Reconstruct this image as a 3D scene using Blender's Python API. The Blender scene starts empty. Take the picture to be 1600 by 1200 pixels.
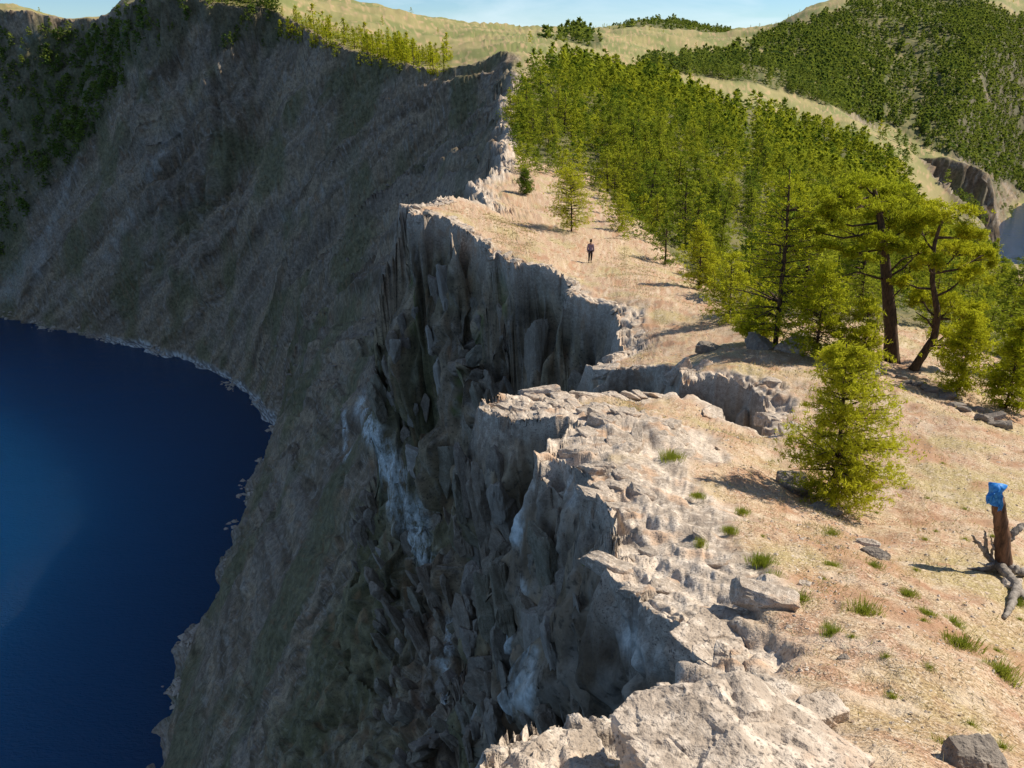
import bpy, bmesh, math, random, time
import numpy as np
from concurrent.futures import ThreadPoolExecutor
from mathutils import Vector, Matrix

T_START = time.time()
random.seed(7)
RNG = np.random.default_rng(7)
rad = math.radians
SC = bpy.context.scene
COL = SC.collection

# ------------------------------------------------------------------ camera
PITCH = rad(22.6)          # camera looks 22.6 degrees below the horizon
FPX = 1300.0               # focal length in pixels of a 1600 px wide frame
LAKE = -130.0              # lake surface, metres below the eye
cam_d = bpy.data.cameras.new('camera')
cam = bpy.data.objects.new('camera', cam_d)
COL.objects.link(cam)
cam.location = (0, 0, 0)
cam.rotation_euler = (rad(90) - PITCH, 0, 0)
cam_d.sensor_width = 36.0
cam_d.lens = 36.0 * FPX / 1600.0
cam_d.clip_start = 0.1
cam_d.clip_end = 30000.0
SC.camera = cam

# ------------------------------------------------------------------ sky and sun
SUN_EL, SUN_AZ = rad(43.0), rad(20.0)       # azimuth measured from +x towards +y
w = bpy.data.worlds.new('World')
SC.world = w
w.use_nodes = True
nt = w.node_tree
nt.nodes.clear()
out = nt.nodes.new('ShaderNodeOutputWorld')
bg = nt.nodes.new('ShaderNodeBackground')
sky = nt.nodes.new('ShaderNodeTexSky')
sky.sky_type = 'NISHITA'
sky.sun_disc = False
sky.sun_elevation = SUN_EL
sky.sun_rotation = rad(90) - SUN_AZ          # measured clockwise from +y
sky.altitude = 2500
sky.air_density = 1.0
sky.dust_density = 0.0
sky.ozone_density = 4.0
# thin drifting cloud all over the sky
tc = nt.nodes.new('ShaderNodeTexCoord')
mp = nt.nodes.new('ShaderNodeMapping')
mp.inputs['Scale'].default_value = (1.0, 1.0, 7.0)
mp.inputs['Location'].default_value = (0.35, 0.1, 0.0)
nz = nt.nodes.new('ShaderNodeTexNoise')
nz.inputs['Scale'].default_value = 3.0
nz.inputs['Detail'].default_value = 8.0
nz.inputs['Roughness'].default_value = 0.58
nz.inputs['Distortion'].default_value = 0.6
cr = nt.nodes.new('ShaderNodeValToRGB')
cr.color_ramp.elements[0].position = 0.48
cr.color_ramp.elements[0].color = (0, 0, 0, 1)
cr.color_ramp.elements[1].position = 0.80
cr.color_ramp.elements[1].color = (0.8, 0.8, 0.8, 1)
mx = nt.nodes.new('ShaderNodeMixRGB')
mx.inputs['Color2'].default_value = (10, 9.8, 9.7, 1)
L = nt.links.new
L(tc.outputs['Generated'], mp.inputs['Vector'])
L(mp.outputs['Vector'], nz.inputs['Vector'])
L(nz.outputs['Fac'], cr.inputs['Fac'])
L(cr.outputs['Color'], mx.inputs['Fac'])
L(sky.outputs['Color'], mx.inputs['Color1'])
tint = nt.nodes.new('ShaderNodeMixRGB')          # the lake air is clear and blue
tint.blend_type = 'MULTIPLY'
tint.inputs['Fac'].default_value = 1.0
tint.inputs['Color2'].default_value = (0.80, 0.955, 1.05, 1)
L(mx.outputs['Color'], tint.inputs['Color1'])
L(tint.outputs['Color'], bg.inputs['Color'])
L(bg.outputs['Background'], out.inputs['Surface'])
bg.inputs['Strength'].default_value = 0.078

sun_d = bpy.data.lights.new('sun', 'SUN')
sun = bpy.data.objects.new('sun', sun_d)
COL.objects.link(sun)
sun_d.energy = 4.8
sun_d.angle = rad(0.53)
sun_d.color = (1.0, 0.91, 0.76)
S_DIR = Vector((math.cos(SUN_EL) * math.cos(SUN_AZ), math.cos(SUN_EL) * math.sin(SUN_AZ), math.sin(SUN_EL)))
sun.rotation_euler = S_DIR.to_track_quat('Z', 'Y').to_euler()
sun.location = (60, 20, 60)

vs = SC.view_settings
vs.view_transform = 'Standard'
vs.look = 'None'
vs.exposure = 0.5
vs.gamma = 1.0
vs.use_curve_mapping = False
SC.cycles.max_bounces = 6
SC.cycles.diffuse_bounces = 3
SC.cycles.volume_bounces = 0
SC.cycles.use_denoising = True

# ------------------------------------------------------------------ helpers: naming and meshes
def tag(o, label=None, cat=None, group=None, kind=None):
    if label: o['label'] = label
    if cat: o['category'] = cat
    if group: o['group'] = group
    if kind: o['kind'] = kind
    return o

def empty(name, loc, rz=0.0):
    o = bpy.data.objects.new(name, None)
    COL.objects.link(o)
    o.location = loc
    o.rotation_euler = (0, 0, rz)
    o.empty_display_size = 0.2
    return o

def mesh_np(name, verts, quads=None, tris=None, smooth=False, attrs=None):
    """mesh data from numpy arrays"""
    verts = np.asarray(verts, np.float32)
    nq = 0 if quads is None else len(quads)
    ntr = 0 if tris is None else len(tris)
    me = bpy.data.meshes.new(name)
    me.vertices.add(len(verts))
    me.vertices.foreach_set('co', verts.ravel())
    idx, tot = [], []
    if nq:
        idx.append(np.asarray(quads, np.int32).ravel()); tot.append(np.full(nq, 4, np.int32))
    if ntr:
        idx.append(np.asarray(tris, np.int32).ravel()); tot.append(np.full(ntr, 3, np.int32))
    idx = np.concatenate(idx); tot = np.concatenate(tot)
    me.loops.add(len(idx))
    me.loops.foreach_set('vertex_index', idx)
    me.polygons.add(len(tot))
    start = np.concatenate([[0], np.cumsum(tot)[:-1]]).astype(np.int32)
    me.polygons.foreach_set('loop_start', start)
    me.polygons.foreach_set('loop_total', tot)
    me.polygons.foreach_set('use_smooth', np.full(len(tot), smooth, bool))
    if attrs:
        for k, v in attrs.items():
            a = me.attributes.new(k, 'FLOAT', 'POINT')
            a.data.foreach_set('value', np.asarray(v, np.float32))
    me.update(calc_edges=True)
    return me

def link(name, me, mat=None, parent=None, loc=None):
    o = bpy.data.objects.new(name, me)
    COL.objects.link(o)
    if mat is not None and len(me.materials) == 0:
        me.materials.append(mat)
    if parent is not None:
        o.parent = parent
    if loc is not None:
        o.location = loc
    return o

# ------------------------------------------------------------------ helpers: noise
_g = np.random.default_rng(3)
_P = np.concatenate([_g.permutation(256)] * 3).astype(np.int32)
_G = _g.normal(size=(256, 3)); _G = (_G / np.linalg.norm(_G, axis=1)[:, None]).astype(np.float32)

_GX, _GY, _GZ = [np.ascontiguousarray(g) for g in _G.T]
_POOL = ThreadPoolExecutor(4)

def par(f, n, B=60000):
    """run f(slice) over blocks of n rows on all cores"""
    list(_POOL.map(f, [slice(k, min(n, k + B)) for k in range(0, n, B)]))

def _perlin(x, y, z, o):
    fx = np.floor(x); fy = np.floor(y); fz = np.floor(z)
    ix = fx.astype(np.int32) & 255; iy = fy.astype(np.int32) & 255; iz = fz.astype(np.int32) & 255
    dx = x - fx; dy = y - fy; dz = z - fz
    ux = dx * dx * dx * (dx * (dx * 6 - 15) + 10)
    uy = dy * dy * dy * (dy * (dy * 6 - 15) + 10)
    uz = dz * dz * dz * (dz * (dz * 6 - 15) + 10)
    A = (_P.take(ix), _P.take(ix + 1))
    AB = [[_P.take(A[cx] + (iy + cy)) + iz for cx in (0, 1)] for cy in (0, 1)]
    res = []
    for cz in (0, 1):
        row = []; ez = dz - cz
        for cy in (0, 1):
            ey = dy - cy; c = []
            for cx in (0, 1):
                h = _P.take(AB[cy][cx] + cz)
                c.append(_GX.take(h) * (dx - cx) + _GY.take(h) * ey + _GZ.take(h) * ez)
            row.append(c[0] + ux * (c[1] - c[0]))
        res.append(row[0] + uy * (row[1] - row[0]))
    o[:] = (res[0] + uz * (res[1] - res[0])) * 1.5

def perlin(x, y, z):
    x, y, z = np.broadcast_arrays(np.asarray(x, np.float32), np.asarray(y, np.float32), np.asarray(z, np.float32))
    s = x.shape; x = x.ravel(); y = y.ravel(); z = z.ravel()
    o = np.empty(len(x), np.float32)
    par(lambda q: _perlin(x[q], y[q], z[q], o[q]), len(x))
    return o.reshape(s)

def fbm(x, y, z, octv=4, gain=0.5, lac=2.03):
    s = 0; a = 1.0; f = 1.0
    for i in range(octv):
        s = s + a * perlin(x * f + 17.3 * i, y * f + 5.1 * i, z * f + 9.7 * i)
        a *= gain; f *= lac
    return s

def ridged(x, y, z, octv=4, gain=0.5, lac=2.07):
    s = 0; a = 1.0; f = 1.0
    for i in range(octv):
        s = s + a * (1.0 - 2.0 * np.abs(perlin(x * f + 11.3 * i, y * f + 3.1 * i, z * f + 7.7 * i)))
        a *= gain; f *= lac
    return s

def cells(p, tilt=0.7, flat=1.0, bw=.22):
    """blocky fracture pattern: every Voronoi cell is a tilted facet; returns height and closeness to a joint"""
    p = np.ascontiguousarray(p, np.float32)
    H = np.empty(len(p), np.float32); E = np.empty(len(p), np.float32)
    def blk(sl):
        x, y, z = p[sl, 0].copy(), p[sl, 1].copy(), p[sl, 2].copy()
        bx, by, bz = [np.floor(c).astype(np.int32) for c in (x, y, z)]
        d1 = np.full(len(x), 9.0, np.float32); d2 = d1.copy(); h1 = np.zeros(len(x), np.float32)
        for a in (-1, 0, 1):
            pa = _P.take((bx + a) & 255)
            for b in (-1, 0, 1):
                pb = _P.take(pa + ((by + b) & 255))
                for c in (-1, 0, 1):
                    h = _P.take(pb + ((bz + c) & 255)); g2 = (h * 7 + 31) & 255
                    dx = x - (bx + (a + .5) + .45 * _GX.take(h)); dy = y - (by + (b + .5) + .45 * _GY.take(h)); dz = z - (bz + (c + .5) + .45 * _GZ.take(h))
                    dd = dx * dx + dy * dy + dz * dz
                    v = 0.55 * flat * _GX.take(g2) + tilt * (dx * _GY.take(g2) + dy * _GZ.take(g2) + dz * _GX.take(g2))
                    near = dd < d1
                    d2 = np.where(near, d1, np.minimum(d2, dd)); h1 = np.where(near, v, h1); d1 = np.where(near, dd, d1)
        e = np.sqrt(d2) - np.sqrt(d1)
        H[sl] = h1 * sstep(0, bw, e); E[sl] = e
    par(blk, len(p), 40000)
    return H, E

def sstep(a, b, x):
    t = np.clip((x - a) / (b - a), 0, 1)
    return t * t * (3 - 2 * t)

# ------------------------------------------------------------------ helpers: survey points
CP, SP = math.cos(PITCH), math.sin(PITCH)
def at(u, v, Y):
    """world point seen in direction (u, v) of the 1600x1200 frame at distance Y ahead"""
    a = (u - 800.0) / FPX; b = (600.0 - v) / FPX
    t = Y / (CP + b * SP)
    return (a * t, Y, t * (b * CP - SP))
def at_lake(u, v, z=LAKE):
    a = (u - 800.0) / FPX; b = (600.0 - v) / FPX
    t = z / (b * CP - SP)
    return (a * t, t * (CP + b * SP), z)
def to_px(x, y, z):
    d = y * CP - z * SP
    up = y * SP + z * CP
    return 800 + FPX * x / d, 600 - FPX * up / d, d
# ------------------------------------------------------------------ terrain: survey of the ridge top, slopes and hills
TOP = [at(*q) for q in [
    (1600,1200,4.3),(1300,1195,3.7),(1600,1050,6.4),(1350,1000,6.2),(1200,900,8.0),(1600,900,10.2),(1400,870,9.9),
    (1150,800,11.0),(1310,790,13.6),(1600,780,15.2),(1450,720,18),(1250,690,18),(1600,680,22),(1080,680,16.3),
    (1300,620,24),(1400,570,31.5),(1560,600,33),(1250,530,33),(1100,480,45),(1000,490,42),(900,430,54),(1050,430,63),
    (1000,370,79),(900,330,91),(850,290,106),(760,325,79),(790,265,113),
    (1100,400,88),(1250,410,105),(1400,430,108),(1560,460,115),(1700,520,120),
    (850,220,152),(1000,250,155),(1200,290,170),(1350,330,190),(1500,400,200),(1650,450,220),
    (830,140,216),(1000,170,232),(1150,205,262),(1300,265,282),(1450,330,300),(1560,420,330),
    (815,92,262),(900,97,300),(1000,122,322),
    (1080,130,352),(1200,155,372),(1330,190,386),(1400,222,396),(1480,250,401),(1562,308,405),
    (1250,205,345),
    (1100,103,480),(1300,150,520),(1500,205,600),(1590,300,740),(1550,262,700),
    (1370,6,950),(1500,22,950),(1600,45,950),(1250,36,900),(1150,66,800),(1200,92,650),(1400,100,720),(1550,130,760),
    (950,72,500),(830,64,450),(750,60,420),(600,40,420),(480,14,420),(900,66,620),(1100,62,900),
    (1030,40,1400),(930,56,1300),(1140,56,1400),(840,66,1000),(700,64,900),(1180,70,1000),
    (300,-30,430),(200,0,420),(150,38,455),(40,20,470),(-100,18,500),(-300,10,560),(300,75,700),(0,75,800),(120,70,560),(-150,60,620),
    (1800,80,950),(1800,300,640),(2100,150,1000),
]]
for u_, Y_, z_ in [(1590,425,-142),(1660,440,-146),(1640,520,-146),(1720,500,-150),(1592,590,-144),(1600,665,-142),(1660,690,-142),(1720,620,-140),(1580,470,-146),(1470,470,-92),(1380,450,-72),(1540,480,-122),(1680,380,-140),(1750,300,-128)]:
    p_ = at(u_, 300, Y_); TOP.append((p_[0], p_[1], z_))
TOP += [(0,0,-1.75),(0.6,-4,-1.5),(3.2,0,-3.0),(8,0,-5.6),(20,0,-12.5),(60,0,-38),(150,0,-90),(260,0,-140),(600,0,-200),
        (0.5,-40,-2),(40,-60,-30),(0,-300,-20),(150,-300,-100),(600,-600,-150),(0,-1000,-40),(-300,-1000,-40),(-900,0,-40),
        (320,200,-140),(420,330,-170),(560,430,-180),(520,560,-150),(900,600,-150),(-1500,1200,-60),(0,3000,-60),(1500,3000,-60),(-1500,3000,-60),
        (70,50,-38),(110,80,-58),(55,30,-31),(25,20,-15.5),(200,200,-90),(240,260,-100)]

# the broken edge where the top ends and the cliff begins: survey point, height of the crag below it, its steepness
EDGE_W = [((-40,-400,0),4,4),((-14,-120,0),8,3),((-3,-25,0),14,2.5),((-1.6,-5,0),16,2.2),((-0.9,0,0),16,2.0),((-0.55,2.2,0),16,1.9)]
EDGE_P = [(775,1185,3.6,15,1.6),(790,1150,4.1,14,1.5),(880,1150,4.4,12,1.2),(950,1160,4.5,8,.9),(985,1118,4.9,7,.8),(1045,1062,5.6,6,.7),
    (1130,1030,6.3,4,.5),(1090,995,6.9,6,.6),(1010,955,7.7,9,.8),(950,905,8.7,12,1.0),(940,850,9.7,13,1.0),(935,790,10.9,14,1.1),
    (905,745,12.4,14,1.1),(868,712,13.9,14,1.1),(862,690,14.9,13,1.1),(880,655,16.8,10,1.0),(800,660,16.9,14,1.1),(762,645,18.0,17,1.3),
    (775,622,20.0,16,1.3),(850,615,21.6,12,1.2),(940,608,22.8,8,.9),(1040,606,23.8,4,.6),(1078,612,24.0,2.5,.4),
    (1130,650,21.8,1.8,.3),(1200,676,20.3,1.5,.3),(1214,655,21.6,1.5,.3),(1170,607,25.2,2.0,.3),(1105,588,26.8,2.4,.35),(1072,592,27.2,2.6,.4),
    (1066,572,29.6,2.6,.4),(1000,562,31.6,3,.5),(925,584,31.4,6,.8),(918,566,33.5,10,1.2),(985,545,38.5,16,1.6),(978,500,42.5,18,1.8),
    (952,472,45.5,19,1.9),(890,452,47.8,20,2.0),(862,420,51.5,22,2.2),(795,412,52.8,24,2.4),(752,382,56.5,25,2.5),(690,342,62,26,2.8),(642,332,64.5,27,3.0),
    (636,318,69.5,26,3.2),(700,308,76,18,4),(765,322,79.5,8,4),(740,292,95,7,4),(748,283,100,6,4),(783,262,114,5,4),(790,240,128,5,5),
    (800,180,172,5,5),(796,140,205,6,5),(812,100,252,6,5),(800,88,264,5,5),(745,98,276,3,6),(690,112,288,3,6),(600,92,312,4,6),(520,66,336,6,6),
    (455,34,358,10,7),(415,10,374,22,8),(330,6,372,30,9),(255,2,378,30,9),(205,14,396,20,9),(165,40,432,10,8),(110,42,446,10,8),(50,28,446,14,8),
    (-60,24,462,12,8),(-250,16,520,10,8)]
EDGE, ECR, EW = [], [], []
for p, c, wv in EDGE_W:
    EDGE.append((p[0], p[1])); ECR.append(c); EW.append(wv)
for u, v, Y, c, wv in EDGE_P:
    p = at(u, v, Y); EDGE.append((p[0], p[1])); ECR.append(c); EW.append(wv)
    TOP.append((p[0], p[1], p[2]))
EDGE += [(-700, 700), (-2500, 1500)]; ECR += [10, 10]; EW += [8, 8]
TOP += [(-1.6,-5,-1.8), (-.9,0,-2.2), (-.55,2.2,-3.0)]
EDGE = np.array(EDGE, np.float32); ECR = np.array(ECR, np.float32); EW = np.array(EW, np.float32)
SHORE = [(-110,-400),(-75,-120),(-60,-25),(-57,20),(-58,60),(-62,92)] + [at_lake(*q)[:2] for q in [
    (250,1200),(262,1150),(285,1080),(310,1010),(345,930),(375,850),(395,790),(415,720),(433,680),(426,650),(392,610),(330,574),(230,542),
    (130,521),(60,506),(0,491),(-100,487),(-300,478)]] + [(-700, 560), (-2500, 1300)]
SHORE = np.array(SHORE, np.float32)

# smooth surface through the surveyed top points (thin-plate spline in log-polar plan)
TOP = np.array(TOP, np.float64)
def logpol(x, y):
    r = np.sqrt(x * x + y * y) + 1e-6
    k = np.log1p(r / 4.0) / r
    return x * k, y * k, r
_cx, _cy, _cr = logpol(TOP[:, 0], TOP[:, 1])
_d = np.sqrt((_cx[:, None] - _cx) ** 2 + (_cy[:, None] - _cy) ** 2)
_K = np.where(_d > 1e-9, _d * _d * np.log(_d + 1e-12), 0.0) + 0.003 * np.eye(len(TOP))
_Pm = np.stack([np.ones_like(_cx), _cx, _cy], 1)
_A = np.block([[_K, _Pm], [_Pm.T, np.zeros((3, 3))]])
_sol = np.linalg.solve(_A, np.concatenate([TOP[:, 2] / (_cr + 8.0), np.zeros(3)]))
def top_surface(x, y):
    px, py, r = logpol(x.astype(np.float32), y.astype(np.float32))
    out = np.empty(x.shape, np.float32)
    def blk(sl):
        a, b = px[sl], py[sl]
        q = (_sol[-3] + _sol[-2] * a + _sol[-1] * b).astype(np.float32)
        for i in range(len(TOP)):
            d2 = (a - np.float32(_cx[i])) ** 2 + (b - np.float32(_cy[i])) ** 2
            q += np.float32(0.5 * _sol[i]) * d2 * np.log(d2 + np.float32(1e-12))
        out[sl] = q * (r[sl] + 8.0)
    par(blk, len(px), 40000)
    return out

EZ = top_surface(EDGE[:, 0], EDGE[:, 1]).astype(np.float32)
EZ[-2:] = 0; EZ[:2] = -5

def seg_field(x, y, P, vals=None):
    """exact distance to a polyline, plus smoothly blended arc length and vertex values"""
    seg = np.linalg.norm(np.diff(P, axis=0), axis=1)
    arc = np.concatenate([[0], np.cumsum(seg)]).astype(np.float32)
    V = [arc] + list(vals or [])
    D = np.empty(x.shape, np.float32); O = [np.empty(x.shape, np.float32) for _ in V]
    def blk(sl):
        xs, ys = x[sl], y[sl]
        best = np.full(xs.shape, 1e12, np.float32); sw = np.zeros(xs.shape, np.float32)
        va = [np.zeros(xs.shape, np.float32) for _ in V]
        for i in range(len(P) - 1):
            ax, ay = P[i]; dx, dy = P[i + 1] - P[i]
            t = np.clip(((xs - ax) * dx + (ys - ay) * dy) / (dx * dx + dy * dy), 0, 1)
            d2 = (xs - ax - t * dx) ** 2 + (ys - ay - t * dy) ** 2
            best = np.minimum(best, d2)
            wgt = np.float32(seg[i] ** 0.5) / (d2 + np.float32(0.02)) ** 2
            sw += wgt
            for k, W in enumerate(V):
                va[k] += wgt * (W[i] + t * (W[i + 1] - W[i]))
        D[sl] = np.sqrt(best)
        for k in range(len(V)): O[k][sl] = va[k] / sw
    par(blk, len(x), 40000)
    return D, O[0], O[1:]

_poly = np.concatenate([EDGE, np.array([[-2500, 9000], [9000, 9000], [9000, -9000], [-40, -9000]], np.float32)])
_lakepoly = np.concatenate([SHORE, np.array([[-9000, 1300], [-9000, -9000], [-110, -9000]], np.float32)])
def inside_land(x, y):
    return inside(x, y, _poly)
def inside(x, y, _poly):
    ins = np.zeros(x.shape, bool)
    n = len(_poly)
    for i in range(n):
        x0, y0 = _poly[i]; x1, y1 = _poly[(i + 1) % n]
        if y0 == y1: continue
        c = ((y0 > y) != (y1 > y)) & (x < (x1 - x0) * (y - y0) / (y1 - y0) + x0)
        ins ^= c
    return ins

# which stretch of shore lies below which stretch of edge
def _arc_at(P, p):
    d_, a_, _ = seg_field(np.array([p[0]], np.float32), np.array([p[1]], np.float32), P)
    return float(a_[0])
_pairs = [((-40, -400), (-110, -400)), ((-.9, 0), (-58, 60)), (at(935,790,10.9), at_lake(285,1080)), (at(762,645,18), at_lake(345,930)), (at(862,420,51.5), at_lake(395,790)),
          (at(642,332,64.5), at_lake(420,710)), (at(790,240,128), at_lake(432,680)), (at(800,180,172), at_lake(426,650)), (at(812,100,252), at_lake(400,616)), (at(745,98,276), at_lake(360,590)),
          (at(690,112,288), at_lake(330,574)), (at(600,92,312), at_lake(230,542)), (at(520,66,336), at_lake(130,521)), (at(455,34,358), at_lake(40,500)), (at(330,6,372), at_lake(-60,488)), ((-700, 700), (-700, 560)), ((-2500, 1500), (-2500, 1300))]
PAIR_E = np.maximum.accumulate([_arc_at(EDGE, a[:2]) for a, b in _pairs])
PAIR_S = np.maximum.accumulate([_arc_at(SHORE, b[:2]) for a, b in _pairs])

# the cape beyond the forest ends in a wall facing the walk
CAPE = np.array([at(1375,222,394)[:2], at(1440,236,397)[:2], at(1500,258,399)[:2], at(1545,290,401)[:2], at(1580,330,404)[:2]], np.float32)
def cape_drop(x, y):
    d, a, _ = seg_field(x + 3 * perlin(x * .06, y * .06, x * 0 + 50), y + 5 * perlin(x * .06, y * .06, x * 0 + 55), CAPE)
    front = (y + 5 * perlin(x * .06, y * .06, x * 0 + 55)) < np.interp(x, CAPE[:, 0], CAPE[:, 1])
    along = sstep(CAPE[0, 0] - 4, CAPE[0, 0] + 12, x) 
    f = np.where(front, d, 0)
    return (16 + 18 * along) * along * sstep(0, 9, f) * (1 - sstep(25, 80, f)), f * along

def bump_at(x, y, pt, sx, sy, h, rz=0.0):
    dx = x - pt[0]; dy = y - pt[1]
    c, s = math.cos(rz), math.sin(rz)
    a = (c * dx + s * dy) / sx; b = (-s * dx + c * dy) / sy
    return h * np.exp(-(a * a + b * b))

def height(x, y, full=False):
    """ground height; full also returns the masks that colour it"""
    x = np.asarray(x, np.float32); y = np.asarray(y, np.float32)
    r = np.sqrt(x * x + y * y)
    z0 = np.zeros_like(x)
    # the edge is ragged at every scale
    far = np.clip(r / 30.0, 0.0, 1.0)
    wx = 0.025 * perlin(x * 1.6, y * 1.6, z0) + 0.15 * perlin(x * .45, y * .45, z0 + 3) + far * (0.9 * perlin(x * .12, y * .12, z0 + 5) + 0.5 * perlin(x * .3, y * .3, z0 + 8))
    wy = 0.025 * perlin(x * 1.6, y * 1.6, z0 + 13) + 0.15 * perlin(x * .45, y * .45, z0 + 17) + far * (0.9 * perlin(x * .12, y * .12, z0 + 21) + 0.5 * perlin(x * .3, y * .3, z0 + 28))
    far2 = sstep(120, 260, r)
    wx = wx + far2 * 4.0 * perlin(x * .035, y * .035, z0 + 31)
    wy = wy + far2 * 4.0 * perlin(x * .035, y * .035, z0 + 37)
    xe, ye = x + wx, y + wy
    de, se, (crag, cw, ez) = seg_field(xe, ye, EDGE, [ECR, EW, EZ])
    land = inside_land(xe, ye)
    sx_ = x + 3 * perlin(x * .05, y * .05, z0 + 41) + .6 * perlin(x * .2, y * .2, z0 + 43)
    sy_ = y + 3 * perlin(x * .05, y * .05, z0 + 47) + .6 * perlin(x * .2, y * .2, z0 + 49)
    ds, ss, _ = seg_field(sx_, sy_, SHORE)
    lake = inside(sx_, sy_, _lakepoly)
    # blocks have fallen out of the edge
    k_ = de < 9.0
    q_ = np.stack([x[k_], y[k_], z0[k_]], 1)
    ca_, cb_, cc_ = np.zeros_like(x), np.zeros_like(x), np.zeros_like(x)
    ca_[k_] = cells(q_ * .85 + .37, 1.1)[0]; cb_[k_] = cells(q_ * .27 + .71, 1.1)[0]; cc_[k_] = cells(q_ * 2.4 + .13, 1.1)[0]
    sd = np.where(land, -de, de) + .20 * ca_ + (.15 + .75 * far) * cb_ * sstep(4, 14, r) + .05 * cc_
    land = sd < 0; de = np.abs(sd)
    T = top_surface(x, y)
    # hummocks of the top
    hum = 0.10 * fbm(x * .9, y * .9, z0, 3) + 0.03 * fbm(x * 4.1, y * 4.1, z0 + 2, 2)
    hum = hum + far * 0.5 * fbm(x * .13, y * .13, z0 + 4, 3) + sstep(80, 250, r) * 2.2 * fbm(x * .025, y * .025, z0 + 6, 4)
    hum = hum + sstep(300, 700, r) * 6.0 * ridged(x * .006, y * .006, z0 + 9, 3)
    cd, cf = cape_drop(x, y)
    T = T - cd
    Ttop = T + hum
    # the lip is worn down in steps
    wl = .22 + .012 * np.minimum(r, 90)
    Ttop = Ttop - np.where(land, 1.0, 0.0) * wl * .9 * np.exp(-de / wl) * sstep(-.15, .15, ca_ + cc_ * .5) * .6
    dl = np.where(land, 0.0, de)
    rr = np.where(lake, 1.0, dl / (dl + ds + 1e-3))
    drop = crag * (1 - np.exp(-(dl / cw) ** 1.45))
    bl = sstep(2.0, 18.0, dl)
    Tc = Ttop * (1 - bl) + ez * bl
    tot = Tc - LAKE
    prof = rr ** 1.0
    zc = Tc - drop * (1 - rr) - (tot) * prof + 0.0
    # gullies and ribs run down the fall line
    sm = se * (1 - rr) + np.interp(ss, PAIR_S, PAIR_E).astype(np.float32) * rr
    fall = rr * 3.0
    env = np.clip(dl / 12.0, 0, 1) * np.clip((1 - rr) / 0.12, 0, 1) * np.clip(ds / 15.0, 0, 1)
    gl = ridged(sm / 55.0, fall * .30, z0 + 1, 2) * 8.0 * far2 + ridged(sm / 17.0, fall * .45, z0 + 5, 2) * (1.3 + 2.8 * far2) \
        + ridged(sm / 5.0, fall * 1.3, z0 + 8, 3) * (0.6 + .7 * far2)
    zc = zc + env * gl
    # scree cone apron and broken blocks lower down
    zc = zc + env * 0.5 * fbm(x * .22, y * .22, z0 + 11, 3)
    z = np.where(land, Ttop, np.minimum(zc, Ttop + 0.05))
    z = np.where(lake, np.maximum(LAKE - 0.35 * ds, LAKE - 6), np.where(land, z, np.maximum(z, LAKE + np.minimum(0.12 * ds, .6))))
    if not full:
        return z
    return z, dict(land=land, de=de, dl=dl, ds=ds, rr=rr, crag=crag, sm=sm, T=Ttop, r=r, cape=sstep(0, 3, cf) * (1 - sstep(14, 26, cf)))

# ------------------------------------------------------------------ terrain: one sheet, finest near the ridge walk, split by kind of ground
NAZ, NR = 1000, 740
def build_grid():
    az = np.concatenate([np.linspace(-180, -62, 40)[:-1], np.linspace(-62, -43, 50)[:-1], np.linspace(-43, 43, NAZ), np.linspace(43, 62, 50)[1:], np.linspace(62, 180, 40)[1:]])
    az = np.radians(az).astype(np.float32)
    # coarse pass: how much of each range the ground turns towards the walk
    rc = np.exp(np.linspace(math.log(0.15), math.log(5200), 1000)).astype(np.float32)
    ac = az[::4]
    X = np.sin(ac)[:, None] * rc; Y = np.cos(ac)[:, None] * rc
    Z, Mc = height(X.ravel(), Y.ravel(), True)
    Z = Z.reshape(X.shape); dec = Mc['de'].reshape(X.shape)
    th = np.arctan2(Z, rc)
    vis = np.maximum.accumulate(th, axis=1)
    hid = np.clip((vis - th) / 0.03, 0, 1)
    dth = np.abs(np.diff(th, axis=1)); dl = np.diff(np.log(rc))
    dens = np.sqrt((dth * (1 - 0.85 * hid[:, 1:])) ** 2 + 0.00012 ** 2) + 0.00009 + 0.0011 * np.exp(-dec[:, 1:] / (.012 * rc[1:] + .05)) * (rc[1:] < 90)
    k = 5
    pad = np.pad(dens, ((k, k), (0, 0)), mode='edge')
    dens = sum(pad[i:i + len(dens)] for i in range(2 * k + 1)) / (2 * k + 1)
    kk = 2
    pad = np.pad(dens, ((0, 0), (kk, kk)), mode='edge')
    dens = sum(pad[:, i:i + dens.shape[1]] for i in range(2 * kk + 1)) / (2 * kk + 1)
    cum = np.concatenate([np.zeros((len(ac), 1)), np.cumsum(dens, axis=1)], axis=1)
    cum /= cum[:, -1:]
    q = np.linspace(0, 1, NR)
    Rg = np.stack([np.exp(np.interp(q, cum[i], np.log(rc))) for i in range(len(ac))])
    # back to every column
    R = np.stack([np.interp(np.arange(len(az)), np.arange(len(ac)) * 4, Rg[:, j]) for j in range(NR)], 1).astype(np.float32)
    return az, R

az, R = build_grid()
X = np.sin(az)[:, None] * R; Y = np.cos(az)[:, None] * R
shp = X.shape
Z, M = height(X.ravel(), Y.ravel(), True)
Z = Z.reshape(shp); M = {k: v.reshape(shp) for k, v in M.items()}
print('terrain heights', round(time.time() - T_START, 1))

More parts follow.
